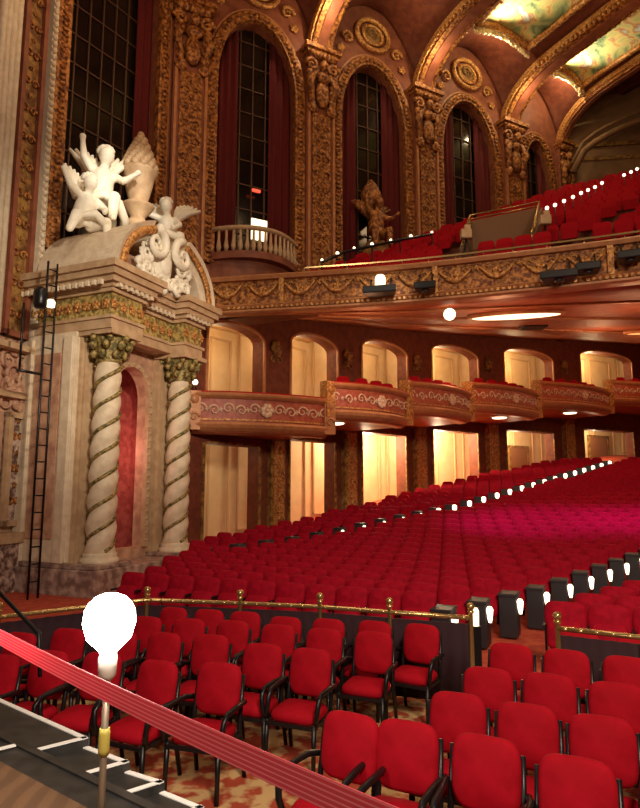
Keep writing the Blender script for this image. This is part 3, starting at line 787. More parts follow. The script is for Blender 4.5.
# aisle lamps climbing the balcony
bl = [(547,208),(555,205),(564,201),(573,197),(581,193),(588,190),(595,187),(602,183),(624,175),(631,172),(637,169),(645,166)]
first_l = None
for k, (px, py) in enumerate(bl):
    Y = 20.0+k*.55; p = ray_y(px, py, Y)
    lab = f'small white globe lamp climbing the balcony aisle, {ordn(k+1)} from the bottom'
    if first_l is None:
        t = thing('aisle_globe', lab, 'lamp', tuple(p), 0, 'balcony aisle globes'); m = MB(Matrix.Translation(p)); m.ball((0,0,0),.065,10); m.build('globe', lampw, t)
        m = MB(Matrix.Translation(p)); m.tube([(0,0,-.08),(0,0,-.9)],.018,6); m.build('post', blackm, t); first_l = note(t)
    else: dup(first_l, tuple(p), 0, lab)
# rail with little lamps on the left balcony
bp = [(322,262,19.4),(345,252,20.0),(372,246,20.5),(400,240,21),(432,234,21.6)]
t = thing('balcony_side_rail', 'dark rail with small lamps at the left end of the balcony', 'railing', tuple(ray_y(322,262,19.4)))
m = MB(); pts = [ray_y(*q) for q in bp]; m.tube([tuple(p) for p in pts], .05, 8)
m.build('rail', blackm, t)
for p in pts: m = MB(); m.tube([tuple(p), (p.x,p.y,p.z-1.0)], .03, 6); m.build('post', blackm, t)
for j in range(7):
    k = j/6*3.999; i = int(k); p = pts[i].lerp(pts[i+1], k-i); m = MB(); m.ball((p.x,p.y,p.z+.07),.06 if j % 2 else .045,8); m.build('lamp', lampw, t)
# equipment cluster on balcony front (white stand)
for (px, py, Y, lab) in ((466,236,18.6,'small white covered machine on the balcony behind the front rail'),(545,222,18.4,'white and green lighting equipment stand on the balcony')):
    p = ray_y(px, py, Y); t = thing('equipment_stand', lab, 'equipment', tuple(p-Vector((0,0,.5)))); M = Matrix.Translation(p)
    m = MB(M); m.cbox((0,0,.05),(.34,.25,.3)); m.cbox((.05,0,.28),(.2,.15,.16)); m.build('housing', stonet, t, bevel=.03)
    for a in (0,2.1,4.2): m = MB(M); m.tube([(0,0,-.1),(.22*cos(a),.22*sin(a),-.75)],.018,6); m.build('leg', blackm, t)

# ------------------------------------------------------------------ upper side wall with tall arched windows
PLN = [0,1,2,3,3.68]
ZB = 9.6; ZSP = 17.1; RISE = 2.75
uw = MB(); bays = []
for a_, b_ in zip(PLN, PLN[1:]):
    A, B = W(a_), W(b_); Ln = math.dist(A,B); mg = BL*.20 if b_-a_ > .9 else BL*.17
    rs = RISE if b_-a_ > .9 else 2.1
    bays.append((A, B, Ln, mg, rs)); wallstrip(uw, A, B, 9.2 if a_ < 1 else 9.9, 23.4, .6, [(mg, Ln-mg, ZB+.6, ZSP, rs)])
# bay 0 near the portal, and the wall running on towards the stage
L0, L1, L2 = (-8.9,12.0), (-7.55,16.2), (-5.25,19.55)
Lb = math.dist(L1,L2)
a, _ = wallstrip(uw, L1, L2, 7.9, 24, .6, [(.35, Lb-.45, 9.0, 21.2, 2.0)])
wallstrip(uw, L2, W(0), 9.0, 24, .6)
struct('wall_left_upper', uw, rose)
# leaf-moulded bands round windows
wn = 1
def tall_window(A, B, s0, s1, zb, zs, rise, lab, skew=True, drape=.22, only_right=False):
    global wn
    a = atan2(B[1]-A[1], B[0]-A[0]); M = frame(A, a); c = (s0+s1)/2; h = (s1-s0)/2
    t = bpy.data.objects.new(f'window_{wn}', None); COL.objects.link(t); t.location = (A[0],A[1],zb); t.rotation_euler = (0,0,a); PM[t.name] = frame(A,a,zb); t['kind'] = 'structure'; t['label'] = lab
    wn += 1
    top = lambda s: zs+rise*sqrt(max(0,1-((s-c)/h)**2))
    m = MB(M); archband(m, s0, s1, zb, zs, rise, .40, -.16, .02, beads=.17, br=.10); m.build('window_frame', gold, t)
    m = MB(M); archband(m, s0-.44, s1+.44, zb, zs, rise+.42, .07, -.10, .02); m.build('outer_moulding', boxtrim, t)
    m = MB(M); K = 16; pts = [(s0,zb)]+[(c-h*cos(pi*i/K), zs+rise*sin(pi*i/K)) for i in range(K+1)]+[(s1,zb)]
    n = len(pts); m.add([(x,.42,z) for x,z in pts]+[(x,.46,z) for x,z in pts], [tuple(range(n)), tuple(range(2*n-1,n-1,-1))]+[(i,n+i,n+(i+1)%n,(i+1)%n) for i in range(n)]); m.build('pane', glassm, t)
    m = MB(M); nv = max(4, round(2*h/.5))
    for i in range(1, nv):
        x = s0+2*h*i/nv; m.box(x-.022,x+.022,.36,.42,zb,top(x))
    z = zb+.5
    while z < zs+rise-.3:
        w = h if z < zs else h*sqrt(max(0,1-((z-zs)/rise)**2)); m.box(c-w,c+w,.37,.42,z-.02,z+.02)
        for i in range(1, nv):
            x = s0+2*h*i/nv
            if abs(x-c) < w: m.ball((x,.38,z),.05,6)
        z += .95
    m.build('lattice', muntin, t)
    for sd in ((1,) if only_right else (-1,1)):
        m = MB(M); w = 2*h*drape; x0 = s0 if sd < 0 else s1-w
        def dr(u, v):
            x = x0+w*u; tp = top(min(max(x, s0+.02), s1-.02)); return (x, .26+.05*sin(u*w*22), zb+(tp-zb)*v)
        m.grid(dr, 26, 3, (0,.03,0)); m.build('drape', curtain, t)
    return t
labs = ['tall dark arched window with iron balustrade','tall dark arched window with statues mirrored in it','narrow dark arched window with red drapes above the balcony','small far arched window above the balcony']
tall_window(L1, L2, .35, Lb-.45, 9.0, 21.2, 2.0, 'tall latticed window behind the white statues', only_right=True, drape=.2)
for (A, B, Ln, mg, rs), lb in zip(bays, labs): tall_window(A, B, mg, Ln-mg, ZB+.6, ZSP, rs, lb, drape=.3)
# big pilasters with sculpted capitals
def pilaster(P, a, w, z0, z1, lab, capd=1.0):
    t = thing('tall_pilaster', lab, 'pilaster', (P[0],P[1],z0), a); M = frame(P, a)
    m = MB(M); m.box(-w,w,-.28,.05,z0,z1+.2); m.build('shaft', rose, t)
    m = MB(M); m.box(-w*.62,w*.62,-.34,-.26,z0+.3,z1-2.2)
    rn = random.Random(int(w*1000+z0)); z = z0+.6
    while z < z1-2.4:
        for sx in (-1,1): m.spiral(sx*w*.28, z, w*.25, 1.2, sx, -.36, .035, pi*(sx < 0))
        m.leafy(0, z+.3, w*.2, -.36, 4, int(z*10)); z += .62
    m.build('leaf_panel', gold, t)
    m = MB(M)
    for sx in (-1,1): m.box(sx*w*.86-.05,sx*w*.86+.05,-.36,-.26,z0+.1,z1-1.9)
    m.build('edge_moulding', boxtrim, t)
    # sculpted figure capital: shield, leaves, volutes, bust
    m = MB(M); zc = z1-1.3
    m.ball((0,-.42,zc-.15), w*.6, 12, (.8,.45,1.5)); 
    for sx in (-1,1):
        m.spiral(sx*w*.75, zc+.95, w*.42, 1.5, sx, -.45, .09, pi*(sx < 0)); m.spiral(sx*w*.62, zc-.75, w*.3, 1.3, -sx, -.38, .07, pi*(sx < 0))
        for q in range(5): m.ball((sx*w*(.85-.05*q), -.4, zc+.6-.33*q), .17, 7, (1,.7,1.3))
        m.tube([(sx*w*.5,-.4,zc+.7),(sx*w*.95,-.5,zc+.2),(sx*w*.6,-.42,zc-.5)],[.12,.16,.06],7)
    m.ball((0,-.55,zc+.95), .2, 10, (.9,.9,1.2)); m.ball((0,-.48,zc+.5), .26, 9, (1.2,.7,.9))
    for q in range(6): m.ball((w*(-.75+.3*q), -.42, zc+1.45), .16, 7)
    m.box(-w*1.25,w*1.25,-.6,.05,z1+.32,z1+.5); m.box(-w*1.1,w*1.1,-.5,.05,z1+.18,z1+.34)
    m.build('figure_capital', gold, t)
    return t
names = ['broad gilded pilaster right of the portal statues','gilded pilaster between the first two dark arches','gilded pilaster right of the statue arch, above the balcony','gilded pilaster before the farthest arch','slim end pilaster where the side wall meets the back wall']
for k, n in enumerate(PLN): pilaster(W(n), WA, .62 if k < 4 else .35, [9.3,10.0,12.2,14.8,15][k], 19.0, names[k])
# near wall beside the portal: framed panels
m = MB(); wallstrip(m, L0, L1, -.3, 24, .6); struct('wall_left_near', m, pinkst)
na = atan2(L1[1]-L0[1], L1[0]-L0[0]); NL = math.dist(L0,L1); NM = frame(L0, na)
def panel(lab, s0, s1, z0, z1, f1, f2, orn=True):
    t = thing('wall_panel', lab, 'wall panel', (L0[0],L0[1],z0), na)
    m = MB(NM); m.box(s0,s1,-.08,.02,z0,z1); m.build('field', f1, t)
    m = MB(NM); w = .14
    for q in ((s0,s0+w,z0,z1),(s1-w,s1,z0,z1),(s0,s1,z0,z0+w),(s0,s1,z1-w,z1)): m.box(q[0],q[1],-.2,.0,q[2],q[3])
    m.build('frame', f2, t)
    m = MB(NM); z = z0+.6; c = (s0+s1)/2; w = (s1-s0)/2
    while z < z1-.5:
        for sx in (-1,1): m.spiral(c+sx*w*.32, z, w*.3, 1.3, sx, -.11, .04, pi*(sx < 0))
        m.leafy(c, z+.4, w*.2, -.11, 5, int(z*7)); z += .8
    m.build('relief', gold, t)
panel('tall gilded relief panel at the left edge beside the latticed window', 3.08, 3.88, 6.3, 23, golddull, rose)
panel('dark framed ornamental panel low on the near left wall', 3.45, 4.2, 1.6, 4.4, marble, stonet)
m = MB(NM); m.box(0,NL,-.3,.02,-.2,1.2); struct('baseboard_left', m, marble)
m = MB(NM); m.box(0,NL,-.4,.02,1.2,1.45); m.box(0,NL,-.35,.02,5.95,6.1); m.box(0,NL,-.28,.02,4.75,4.9); struct('trim_6', m, stonet)
m = MB(NM); m.box(3.98,4.18,-.25,.02,6.3,23); 
z = 6.4
while z < 22: m.ball((4.05,-.27,z),.09,6); z += .2
struct('trim_7', m, stone)
m = MB(NM)
rn = random.Random(5)
for k in range(26):
    m.spiral(rn.uniform(3.3,4.3), rn.uniform(4.6,6.1), rn.uniform(.15,.32), 1.3, rn.choice((-1,1)), -.06, .06, rn.random()*6); 
m.leafy(3.85,4.75,.35,-.1,7,2)
tag(m.build('plaster_cartouche', pinkst), 'pink plaster scrollwork between the two panels on the near left wall', 'ornament')
# proscenium edge: bright pink reeded strip at far left
m = MB(); 
m.M = NM
for q in range(4): m.tube([(2.4+.17*q,-.14,6.3),(2.4+.17*q,-.14,23)], .09, 8)
struct('trim_8', m, stone)

# ------------------------------------------------------------------ portal
PO = (-5.38,15.5); PA = atan2(.92,.391); M = frame(PO, PA)
pt = thing('box_portal', 'ornate stone portal with twisted columns and broken arched pediment', 'portal', (PO[0],PO[1],0), PA)
m = MB(M); m.box(-.75,3.6,-.55,2.3,-.2,.62); m.box(-.68,.6,-.48,2.3,.62,.74); m.box(2.5,3.55,-.48,2.3,.62,.74); m.build('plinth', plinthm, pt, bevel=.03)
for cx in (0,3.04):
    def tw(q, z): return 1+.09*sin(2*(q-z*2*pi/1.25))
    prof = [(.345-.04*(i/90)**2, .95+4.7*i/90) for i in range(91)]
    m = MB(M); m.lathe(prof, (cx,0,0), 24, tw); c = m.build('twisted_column', stone, pt)
    for ph in (0, pi):
        m = MB(M); pts = []
        for i in range(140):
            z = 1.0+4.6*i/139; q = z*2*pi/1.25-pi/4+ph; r = .312; pts.append((cx+r*cos(q), r*sin(q), z))
        m.tube(pts, .05, 6); m.build('gilt_garland', greenst, c)
    m = MB(M); m.lathe([(.46,.72),(.48,.78),(.44,.84),(.40,.88),(.42,.93),(.37,.97)], (cx,0,0), 24); m.build('base', stone, c)
    m = MB(M); m.lathe([(.30,5.62),(.34,5.68),(.32,5.74),(.38,6.05),(.50,6.3)], (cx,0,0), 20)
    for k in range(8):
        q = 2*pi*k/8
        for zz, rr, br in ((5.85,.40,.10),(6.08,.48,.11),(6.24,.55,.09)): m.ball((cx+rr*cos(q+zz), rr*sin(q+zz), zz), br, 7, (1,1,1.2))
    m.build('capital', greenst, c); m = MB(M); m.box(cx-.56,cx+.56,-.56,.56,6.3,6.42); m.build('abacus', stonet, c)
# pilasters behind columns and side wall
m = MB(M); m.box(-.62,-.0,.5,2.25,.74,6.42); m.box(-.7,-.5,.55,.85,.74,6.3); m.box(-.7,-.5,1.9,2.2,.74,6.3); m.build('side_wall', stone, pt, bevel=.02)
m = MB(M); m.box(-.66,-.6,.95,1.8,1.3,5.9); m.build('side_panel', pinkst, pt)
for x0, x1 in ((-.5,.55),(2.55,3.6)):
    m = MB(M); m.box(x0,x1,.42,.62,.74,6.42); m.box(x0+.08,x0+.2,.36,.5,.74,6.3); m.box(x1-.2,x1-.08,.36,.5,.74,6.3); m.build('back_pilaster', stonet, pt)
m = MB(); Ap = M @ Vector((.5,.62,0)); Bp = M @ Vector((2.6,.62,0)); wallstrip(m, (Ap.x,Ap.y), (Bp.x,Bp.y), .6, 6.42, .3, [(.32,1.78,.9,5.05,.85)]); m.build('arch_wall', pinkst, pt)
m = MB(frame((Ap.x,Ap.y), PA)); archband(m, .32, 1.78, .9, 5.05, .85, .16, -.12, .02, beads=.2, br=.06); m.build('arch_moulding', stonet, pt)
m = MB(M); m.box(.2,2.9,2.0,2.15,.6,6.4); m.box(2.75,2.9,.9,2.1,.6,6.4); m.box(.1,.25,.9,2.1,.6,6.4); m.box(.2,2.9,.9,2.1,6.3,6.4)
for k in range(9): m.spiral(.9+.0*k,1.3+.55*k,.22,1.4,(-1)**k,1.96,.03)
for k in range(9): m.spiral(1.6,1.5+.55*k,.2,1.4,(-1)**k,1.96,.03)
m.build('niche_lining', redint, pt)
# entablature: blocks over the columns, recessed centre, side return
def entab(mb1, mb2, mb3, x0, x1, y0, y1):
    mb1.box(x0,x1,y0,y1,6.42,6.72); mb1.box(x0-.05,x1+.05,y0-.05,y1,6.66,6.74)
    mb2.box(x0+.03,x1-.03,y0+.03,y1,6.74,7.32)
    for z, p in ((7.32,.06),(7.42,.12),(7.52,.24),(7.66,.34),(7.82,.42)): mb1.box(x0-p,x1+p,y0-p,y1,z,z+.17)
    return
e1, e2, e3 = MB(M), MB(M), MB(M)
entab(e1, e2, e3, -.6,.6,-.55,2.3); entab(e1, e2, e3, .55,2.5,-.05,1.5); entab(e1, e2, e3, 2.5,3.42,-.5,1.6)
e1.build('cornice', stonet, pt); e2.build('frieze', green_gold, pt)
m = MB(M)
for x0, x1, y in ((-.5,.5,-.55),(.7,2.4,-.05),(2.6,3.35,-.5)):
    n = int((x1-x0)/.3); m = MB(M)
    for k in range(n+1): m.leafy(x0+(x1-x0)*k/max(n,1),7.03,.15,y,5,k)
    m.build('frieze_relief', goldb, pt)
m = MB(M)
for k in range(9): m.M = M @ Matrix.Rotation(-pi/2,4,'Z'); m.leafy(-(-.35+.3*k),7.03,.15,-.6,5,k)
m.build('frieze_relief', goldb, pt)
m = MB(M); 
m.M = M
for k in range(14): m.box(-.95+.0,-.85,-.5+.2*k,-.4+.2*k,7.42,7.55)
m.build('dentil_course', stone, pt)
for r_, y in ((range(0,7),-.78),(range(7,15),-.3),(range(15,21),-.73)):
    m = MB(M)
    for k in r_: m.box(-.6+.2*k,-.5+.2*k,y,y+.2,7.42,7.54)
    m.build('dentil_course', stone, pt)
# segmental pediment, broken in the middle
def arcx(q): return (1.45+2.15*cos(q), 8.0+1.75*sin(q))
def ped(q0, q1):
    m = MB(M); K = 18; vs = []
    for i in range(K+1):
        q = q0+(q1-q0)*i/K; x, z = arcx(q); xi, zi = 1.45+1.7*cos(q), 8.0+1.3*sin(q)
        vs += [(x,-.8,z),(x,1.9,z),(xi,1.9,zi),(xi,-.55,zi),(xi+.1*cos(q),-.62,zi+.1*sin(q)),(x-.12*cos(q),-.72,z-.12*sin(q))]
    m.add(vs, [(i*6+k,(i+1)*6+k,(i+1)*6+(k+1)%6,i*6+(k+1)%6) for i in range(K) for k in range(6)]+[tuple(range(6)),tuple(range((K+1)*6-1,K*6-1,-1))])
    m.build('pediment_arc', stone, pt)
    m = MB(M)
    for i in range(K):
        q = q0+(q1-q0)*(i+.5)/K; m.ball((1.45+1.92*cos(q),-.74,8.0+1.52*sin(q)),.12,7,(1,.6,1))
    m.build('arc_beading', goldb, pt)
ped(pi, pi*.62); ped(pi*.38, 0)
m = MB(M)
for q, sd in ((pi*.62,1),(pi*.38,-1)):
    x, z = 1.45+1.9*cos(q), 8.0+1.5*sin(q)
    pts = []
    for i in range(22):
        a = pi/2*sd*0 + i/21*2.6*pi; r = .46*(1-i/24); pts.append((x+sd*.12+r*sin(a)*sd, -.7, z-.30+r*cos(a)))
    m.tube(pts, [.13*(1-i/30) for i in range(22)], 8); m.lathe([(.2,0),(.2,.0)], (0,0,0), 4) if False else None
m.build('pediment_scroll', stonew, pt)
# tympanum with cartouche and shells
m = MB(M); m.box(-.2,3.2,.2,1.5,8.0,8.9); m.build('tympanum', pinkst, pt)
m = MB(M); rn = random.Random(11)
m.ball((1.5,-.35,8.7),.48,14,(.9,.4,1.2)); m.ball((1.5,-.5,8.75),.28,12,(.9,.5,1.2))
for k in range(30):
    a = rn.random()*2*pi; r = rn.uniform(.5,.95); m.spiral(1.5+r*cos(a)*1.2, 8.6+r*sin(a)*.75, rn.uniform(.12,.24), 1.4, rn.choice((-1,1)), -.45-rn.random()*.2, .065, a)
for k in range(16):
    a = rn.random()*2*pi; m.ball((1.5+cos(a)*rn.uniform(.4,1.2), -.5, 8.55+sin(a)*.6), .12, 7)
m.build('cartouche', stonew, pt)

# statues -------------------------------------------------------
def blobfig(name, fn, m, parent, voxel=.035):
    mb = MB(); fn(mb)
    me = bpy.data.meshes.new(name+'_tmp'); me.from_pydata([tuple(p) for p in mb.v], [], mb.f)
    o = bpy.data.objects.new('tmp', me); COL.objects.link(o)
    r = o.modifiers.new('r','REMESH'); r.mode = 'VOXEL'; r.voxel_size = voxel
    s = o.modifiers.new('s','SMOOTH'); s.factor = .6; s.iterations = 3
    dg = bpy.context.evaluated_depsgraph_get(); me2 = bpy.data.meshes.new_from_object(o.evaluated_get(dg))
    bpy.data.objects.remove(o); me2.name = name
    for p in me2.polygons: p.use_smooth = True
    me2.materials.clear(); me2.materials.append(m)
    b = bpy.data.objects.new(name, me2); COL.objects.link(b); b.parent = parent; return b
def putto(kind):
    def f(m):
        # seated cherub about 1.6 tall, front = -y
        if kind == 'raised':
            m.tube([(0,0,.35),(0,-.02,.6),(.02,-.03,.85),(.04,-.02,1.08)],[.27,.25,.24,.2],12)
            m.ball((.04,-.05,1.0),.2,10,(1.2,.8,.8)); m.tube([(.04,-.03,1.08),(.06,-.05,1.28)],[.1,.09],8)
            m.ball((.08,-.08,1.42),.175,14,(.9,1,1.15)); m.ball((.07,-.24,1.40),.035,6); m.ball((.08,0,1.5),.18,10,(1,1,.9))
            m.tube([(-.16,-.02,1.05),(-.36,-.08,1.3),(-.40,-.1,1.62)],[.1,.085,.06],8); m.ball((-.40,-.1,1.7),.08,8)
            m.tube([(.24,-.02,1.05),(.42,-.18,.9),(.62,-.28,1.05)],[.1,.085,.06],8); m.ball((.68,-.3,1.1),.075,8)
            m.tube([(-.12,-.05,.35),(-.28,-.42,.32),(-.3,-.42,-.1),(-.3,-.56,-.16)],[.17,.14,.09,.06],9)
            m.tube([(.12,-.05,.35),(.2,-.48,.38),(.18,-.5,-.06),(.18,-.64,-.12)],[.17,.14,.09,.06],9)
        else:
            m.tube([(0,.1,.3),(0,0,.52),(0,-.08,.75),(0,-.14,.92)],[.27,.26,.24,.19],12)
            m.tube([(0,-.14,.92),(-.02,-.2,1.08)],[.1,.09],8); m.ball((-.03,-.26,1.2),.175,14,(.9,1,1.12)); m.ball((-.04,-.42,1.17),.035,6)
            m.tube([(-.18,-.12,.9),(-.46,-.2,.98),(-.62,-.2,1.25)],[.1,.085,.06],8); m.ball((-.64,-.2,1.32),.075,8)
            m.tube([(.18,-.12,.9),(.34,-.32,.66),(.24,-.5,.52)],[.1,.085,.06],8); m.ball((.2,-.53,.5),.075,8)
            m.tube([(-.13,.05,.3),(-.36,-.35,.3),(-.5,-.3,-.08),(-.56,-.42,-.14)],[.17,.14,.09,.06],9)
            m.tube([(.13,.05,.3),(.36,-.38,.34),(.34,-.46,-.08),(.34,-.6,-.13)],[.17,.14,.09,.06],9)
    return f
def wing(m, sx, tilt):
    for k in range(7):
        a = tilt+k*.15; ln = .78-.05*k
        m.tube([(sx*.12,.2,.95),(sx*(.12+ln*.5*cos(a)),.28,.95+ln*.5*sin(a)+.08),(sx*(.12+ln*cos(a)),.26,.95+ln*sin(a))],[.09,.13,.06],7, flat=.55)
def cherub(x, y, z, rz, kind, sc, lab, mm, tilt=1.0):
    v = M @ Vector((x,y,z)); t = thing('cherub_statue', lab, 'statue', tuple(v), rz); t.scale = (sc,)*3
    b = blobfig('body', putto(kind), mm, t)
    w = MB(); wing(w, 1, tilt); wing(w, -1, tilt)
    me = w.build('wings', mm); me.parent = t
    w = MB(); w.tube([(-.35,-.3,.28),(0,-.45,.42),(.3,-.4,.3),(.5,-.1,.1),(.45,.15,-.1)],[.05,.1,.1,.09,.04],8); w.build('drapery', mm).parent = t
    h = (.08,-.02,1.5) if kind == 'raised' else (-.03,-.2,1.28); w = MB(); rn = random.Random(4)
    for q in range(26): a = rn.random()*2*pi; e = rn.uniform(.1,1.4); w.ball((h[0]+.15*cos(a)*cos(e), h[1]+.15*sin(a)*cos(e), h[2]+.13*sin(e)), .055, 6)
    w.build('hair', mm).parent = t
    return t
bs = M @ Vector((.45,.9,9.4))
cherub(.35,.9,9.75,.5,'raised',1.35,'white winged cherub statue with a raised arm, left of the urn', stonew, .9)
cherub(3.0,.6,9.75,.1,'lean',1.2,'white winged cherub statue leaning, right of the urn', stonew, .5)
def seatedbase():
    pass
cherub(-.35,.75,9.05,.9,'lean',1.15,'white cherub statue sitting lowest on the left slope of the pediment', stonew, 1.2)
v = M @ Vector((1.5,.55,9.6)); ur = thing('stone_urn', 'stone urn with a pinecone top between the cherubs', 'urn', tuple(v)); Mu = Matrix.Translation(v)
m = MB(Mu); m.lathe([(.44,-.3),(.44,.0),(.32,.06),(.2,.2),(.34,.42),(.36,.5),(.24,.62),(.2,.7),(.34,.86),(.44,1.0),(.47,1.05),(.3,1.1),(.28,1.2),(.4,1.7),(.44,1.95),(.52,2.05),(.52,2.15)], n=22); m.build('vase', stonet, ur)
m = MB(Mu)
for k in range(9):
    z = 2.2+.11*k; r = .45*(1-k/9.5)**.8; n = max(4, 12-k)
    for j in range(n): q = 2*pi*(j+.5*(k%2))/n; m.ball((r*cos(q), r*sin(q), z), .12, 7, (1,1,1.1))
m.ball((0,0,3.2),.12,8,(1,1,1.6)); m.lathe([(.5,2.15),(.35,2.7),(.1,3.1)], n=12); m.build('pinecone', stonet, ur)
# window reflection of the opposite portal statues, modelled as a gilded figure
A, B, Ln, mg, rs = bays[1]; a = atan2(B[1]-A[1], B[0]-A[0]); Mg = frame(A, a)
v = Mg @ Vector((Ln*.46,-.45,11.9)); t = thing('statue_reflection', 'dim gilded statue with urn standing before the arch above the balcony', 'statue', tuple(v), a); t.scale = (1.25,)*3
blobfig('figure', putto('raised'), gold, t, .05)
w = MB(); wing(w,1,.7); wing(w,-1,.7); w.build('wings', gold).parent = t
m = MB(); m.lathe([(.55,-1.6),(.55,-.5),(.4,-.4),(.45,-.1),(.3,.1)], n=16); m.build('pedestal', golddull).parent = t
m = MB(); m.lathe([(.2,1.3),(.3,1.5),(.34,1.8),(.2,2.1),(.05,2.3)], (0,.25,0), 12); m.build('urn', gold).parent = t
# balustrade in the first dark arch
A, B, Ln, mg, rs = bays[0]; a = atan2(B[1]-A[1], B[0]-A[0]); Mg = frame(A, a)
t = thing('arch_balustrade', 'curved stone balustrade at the foot of the first dark arch', 'balustrade', (A[0],A[1],9.6), a)
def bulge(x): k = (x-mg)/(Ln-2*mg); return -1.0*4*k*(1-k)*.8-.2
K = 16; xs = [mg-.1+(Ln-2*mg+.2)*i/K for i in range(K+1)]
m = MB(Mg); m.tube([(x,bulge(x),11.35) for x in xs], .09, 8); m.build('top_rail', stonet, t)
m = MB(Mg)
for x in xs: m.lathe([(.05,10.5),(.09,10.7),(.05,10.95),(.04,11.3)], (x,bulge(x),0), 8)
m.build('balusters', stonet, t)
m = MB(Mg); poly = [(x,bulge(x)-.12) for x in xs]+[(Ln-mg+.1,.1),(mg-.1,.1)]; m.prism(poly, 10.25, 10.5); poly = [(x,bulge(x)*.8+.05) for x in xs]+[(Ln-mg,.1),(mg,.1)]; m.prism(poly, 9.5, 10.3); m.build('ledge', rose, t)
# lit exit pane and red lamps seen in dark arches
m = MB(Mg); m.box(Ln*.50,Ln*.62,.30,.34,11.5,12.3); tag(m.build('lit_hatch', lampd), 'small bright lit hatch low in the first dark arch', 'hatch')
for (i, fx_, z, lb) in ((0,.52,13.3,'small red lamp in the first dark arch'),(1,.60,12.9,'small red lamp in the arch with the statue'),(2,.55,13.5,'small red lamp in the third dark arch')):
    A, B, Ln, mg, rs = bays[i]; a = atan2(B[1]-A[1], B[0]-A[0]); Mg = frame(A, a); v = Mg @ Vector((Ln*fx_,.1,z))
    t = thing('red_lamp', lb, 'lamp', tuple(v), a); m = MB(Mg); m.box(Ln*fx_-.16,Ln*fx_+.16,.1,.2,z-.05,z+.05); m.build('lens', lampr, t, bevel=.02)
    m = MB(Mg); m.tube([(Ln*fx_,.16,z),(Ln*fx_,.42,z)],.03,6); m.build('bracket', blackm, t)
# lighting ladder beside the portal
LT = (-6.55,14.6); t = thing('lighting_ladder', 'black ladder truss with a lamp beside the portal', 'truss', (LT[0],LT[1],0)); Ml = frame(LT, radians(60))
m = MB(Ml)
m.tube([(-.13,0,0),(-.13,0,8.0)],.028,6); m.build('upright', blackm, t)
m = MB(Ml); m.tube([(.13,0,0),(.13,0,8.0)],.028,6); m.build('upright', blackm, t)
for k in range(20): m = MB(Ml); m.tube([(-.13,0,.4+.39*k),(.13,0,.4+.39*k)],.018,6); m.build('rung', blackm, t)
m = MB(Ml); m.lathe([(.12,6.75),(.16,6.85),(.16,7.15),(.1,7.25)], (-.35,-.1,0), 12); m.tube([(-.35,0,7.0),(-.1,0,7.0)],.03,6); m.build('lamp_housing', blackm, t)
m = MB(Ml); m.lathe([(.09,6.82),(.10,6.95),(.06,7.0)], (-.12,-.18,0), 12); m.build('lens', lampd, t)
m = MB(Ml); m.tube([(-.75,0,5.2),(-.15,0,5.2)],.035,6); m.tube([(-.7,0,5.2),(-.7,0,6.8)],.03,6); m.build('side_arm', blackm, t)

# ------------------------------------------------------------------ vaulted ceiling
QX, QY = sin(WA), -cos(WA)      # into the house
def cz(n, u):
    fr = None
    for a_, b_ in zip([-2,-1]+PLN, [-1]+PLN+[4.5]):
        if a_ <= n <= b_: fr = (n-a_)/(b_-a_); wd = min(1, (b_-a_)); break
    if fr is None: fr = 0; wd = 1
    k = min(1, u/3.0); el = sqrt(1-(1-k)**2); rib = 19.45+1.75*el + max(0,u-3)*.02; crown = 22.7-.55*el
    return rib+(crown-rib)*wd**.5*abs(sin(pi*fr))**.8
def CP(n, u, dz=0): x, y = W(n); return (x+QX*u, y+QY*u, cz(n, u)+dz)
m = MB(); m.grid(lambda a, b: CP(-2+6.2*a, 16*b**1.6), 124, 22, (0,0,.2)); struct('ceiling', m, redwall)
for k, n in enumerate([-1]+PLN):
    t = thing('vault_rib', ['gilded vault rib springing at the upper left corner','gilded vault rib above the broad pilaster','gilded vault rib above the pilaster between the dark arches','gilded vault rib left of the nearer ceiling mural','gilded vault rib between the two ceiling murals','gilded vault rib right of the farther ceiling mural'][k], 'rib', CP(n,0), WA)
    for nm, hw, y0, mm in (('rib_band',.42,-.30,gold),('rib_edge',.50,-.14,goldb),('rib_fillet',.2,-.38,rose)):
        hw_ = hw if k < 5 else hw*.5; m = MB(); K = 40; vs = []
        for i in range(K+1):
            u = 11*(i/K)**1.6; kk = min(1,u/3.0); z = 19.45+1.75*sqrt(1-(1-kk)**2)+max(0,u-3)*.02; x, y = W(n); x += QX*u; y += QY*u
            dx, dy = cos(WA)*hw_, sin(WA)*hw_
            nz = y0; nq = .25*(1-kk)     # push inward near the wall
            vs += [(x-dx+QX*nq*1,y-dy+QY*nq,z+nz),(x+dx+QX*nq,y+dy+QY*nq,z+nz),(x+dx,y+dy,z+.1),(x-dx,y-dy,z+.1)]
        m.add(vs, [(i*4+q,(i+1)*4+q,(i+1)*4+(q+1)%4,i*4+(q+1)%4) for i in range(K) for q in range(4)]+[(0,1,2,3),(K*4+3,K*4+2,K*4+1,K*4)])
        m.build(nm, mm, t)
    for sd in ((-.46,.46) if k < 5 else (.22,)):
      m = MB()
      for i in range(1, 46):
        u = .15+i*.22; kk = min(1,u/3.0); z = 19.45+1.75*sqrt(1-(1-kk)**2)-.16; x, y = W(n)
        m.ball((x+QX*u+cos(WA)*sd, y+QY*u+sin(WA)*sd, z-.02), .088, 6)
      m.build('rib_beads', goldb, t)
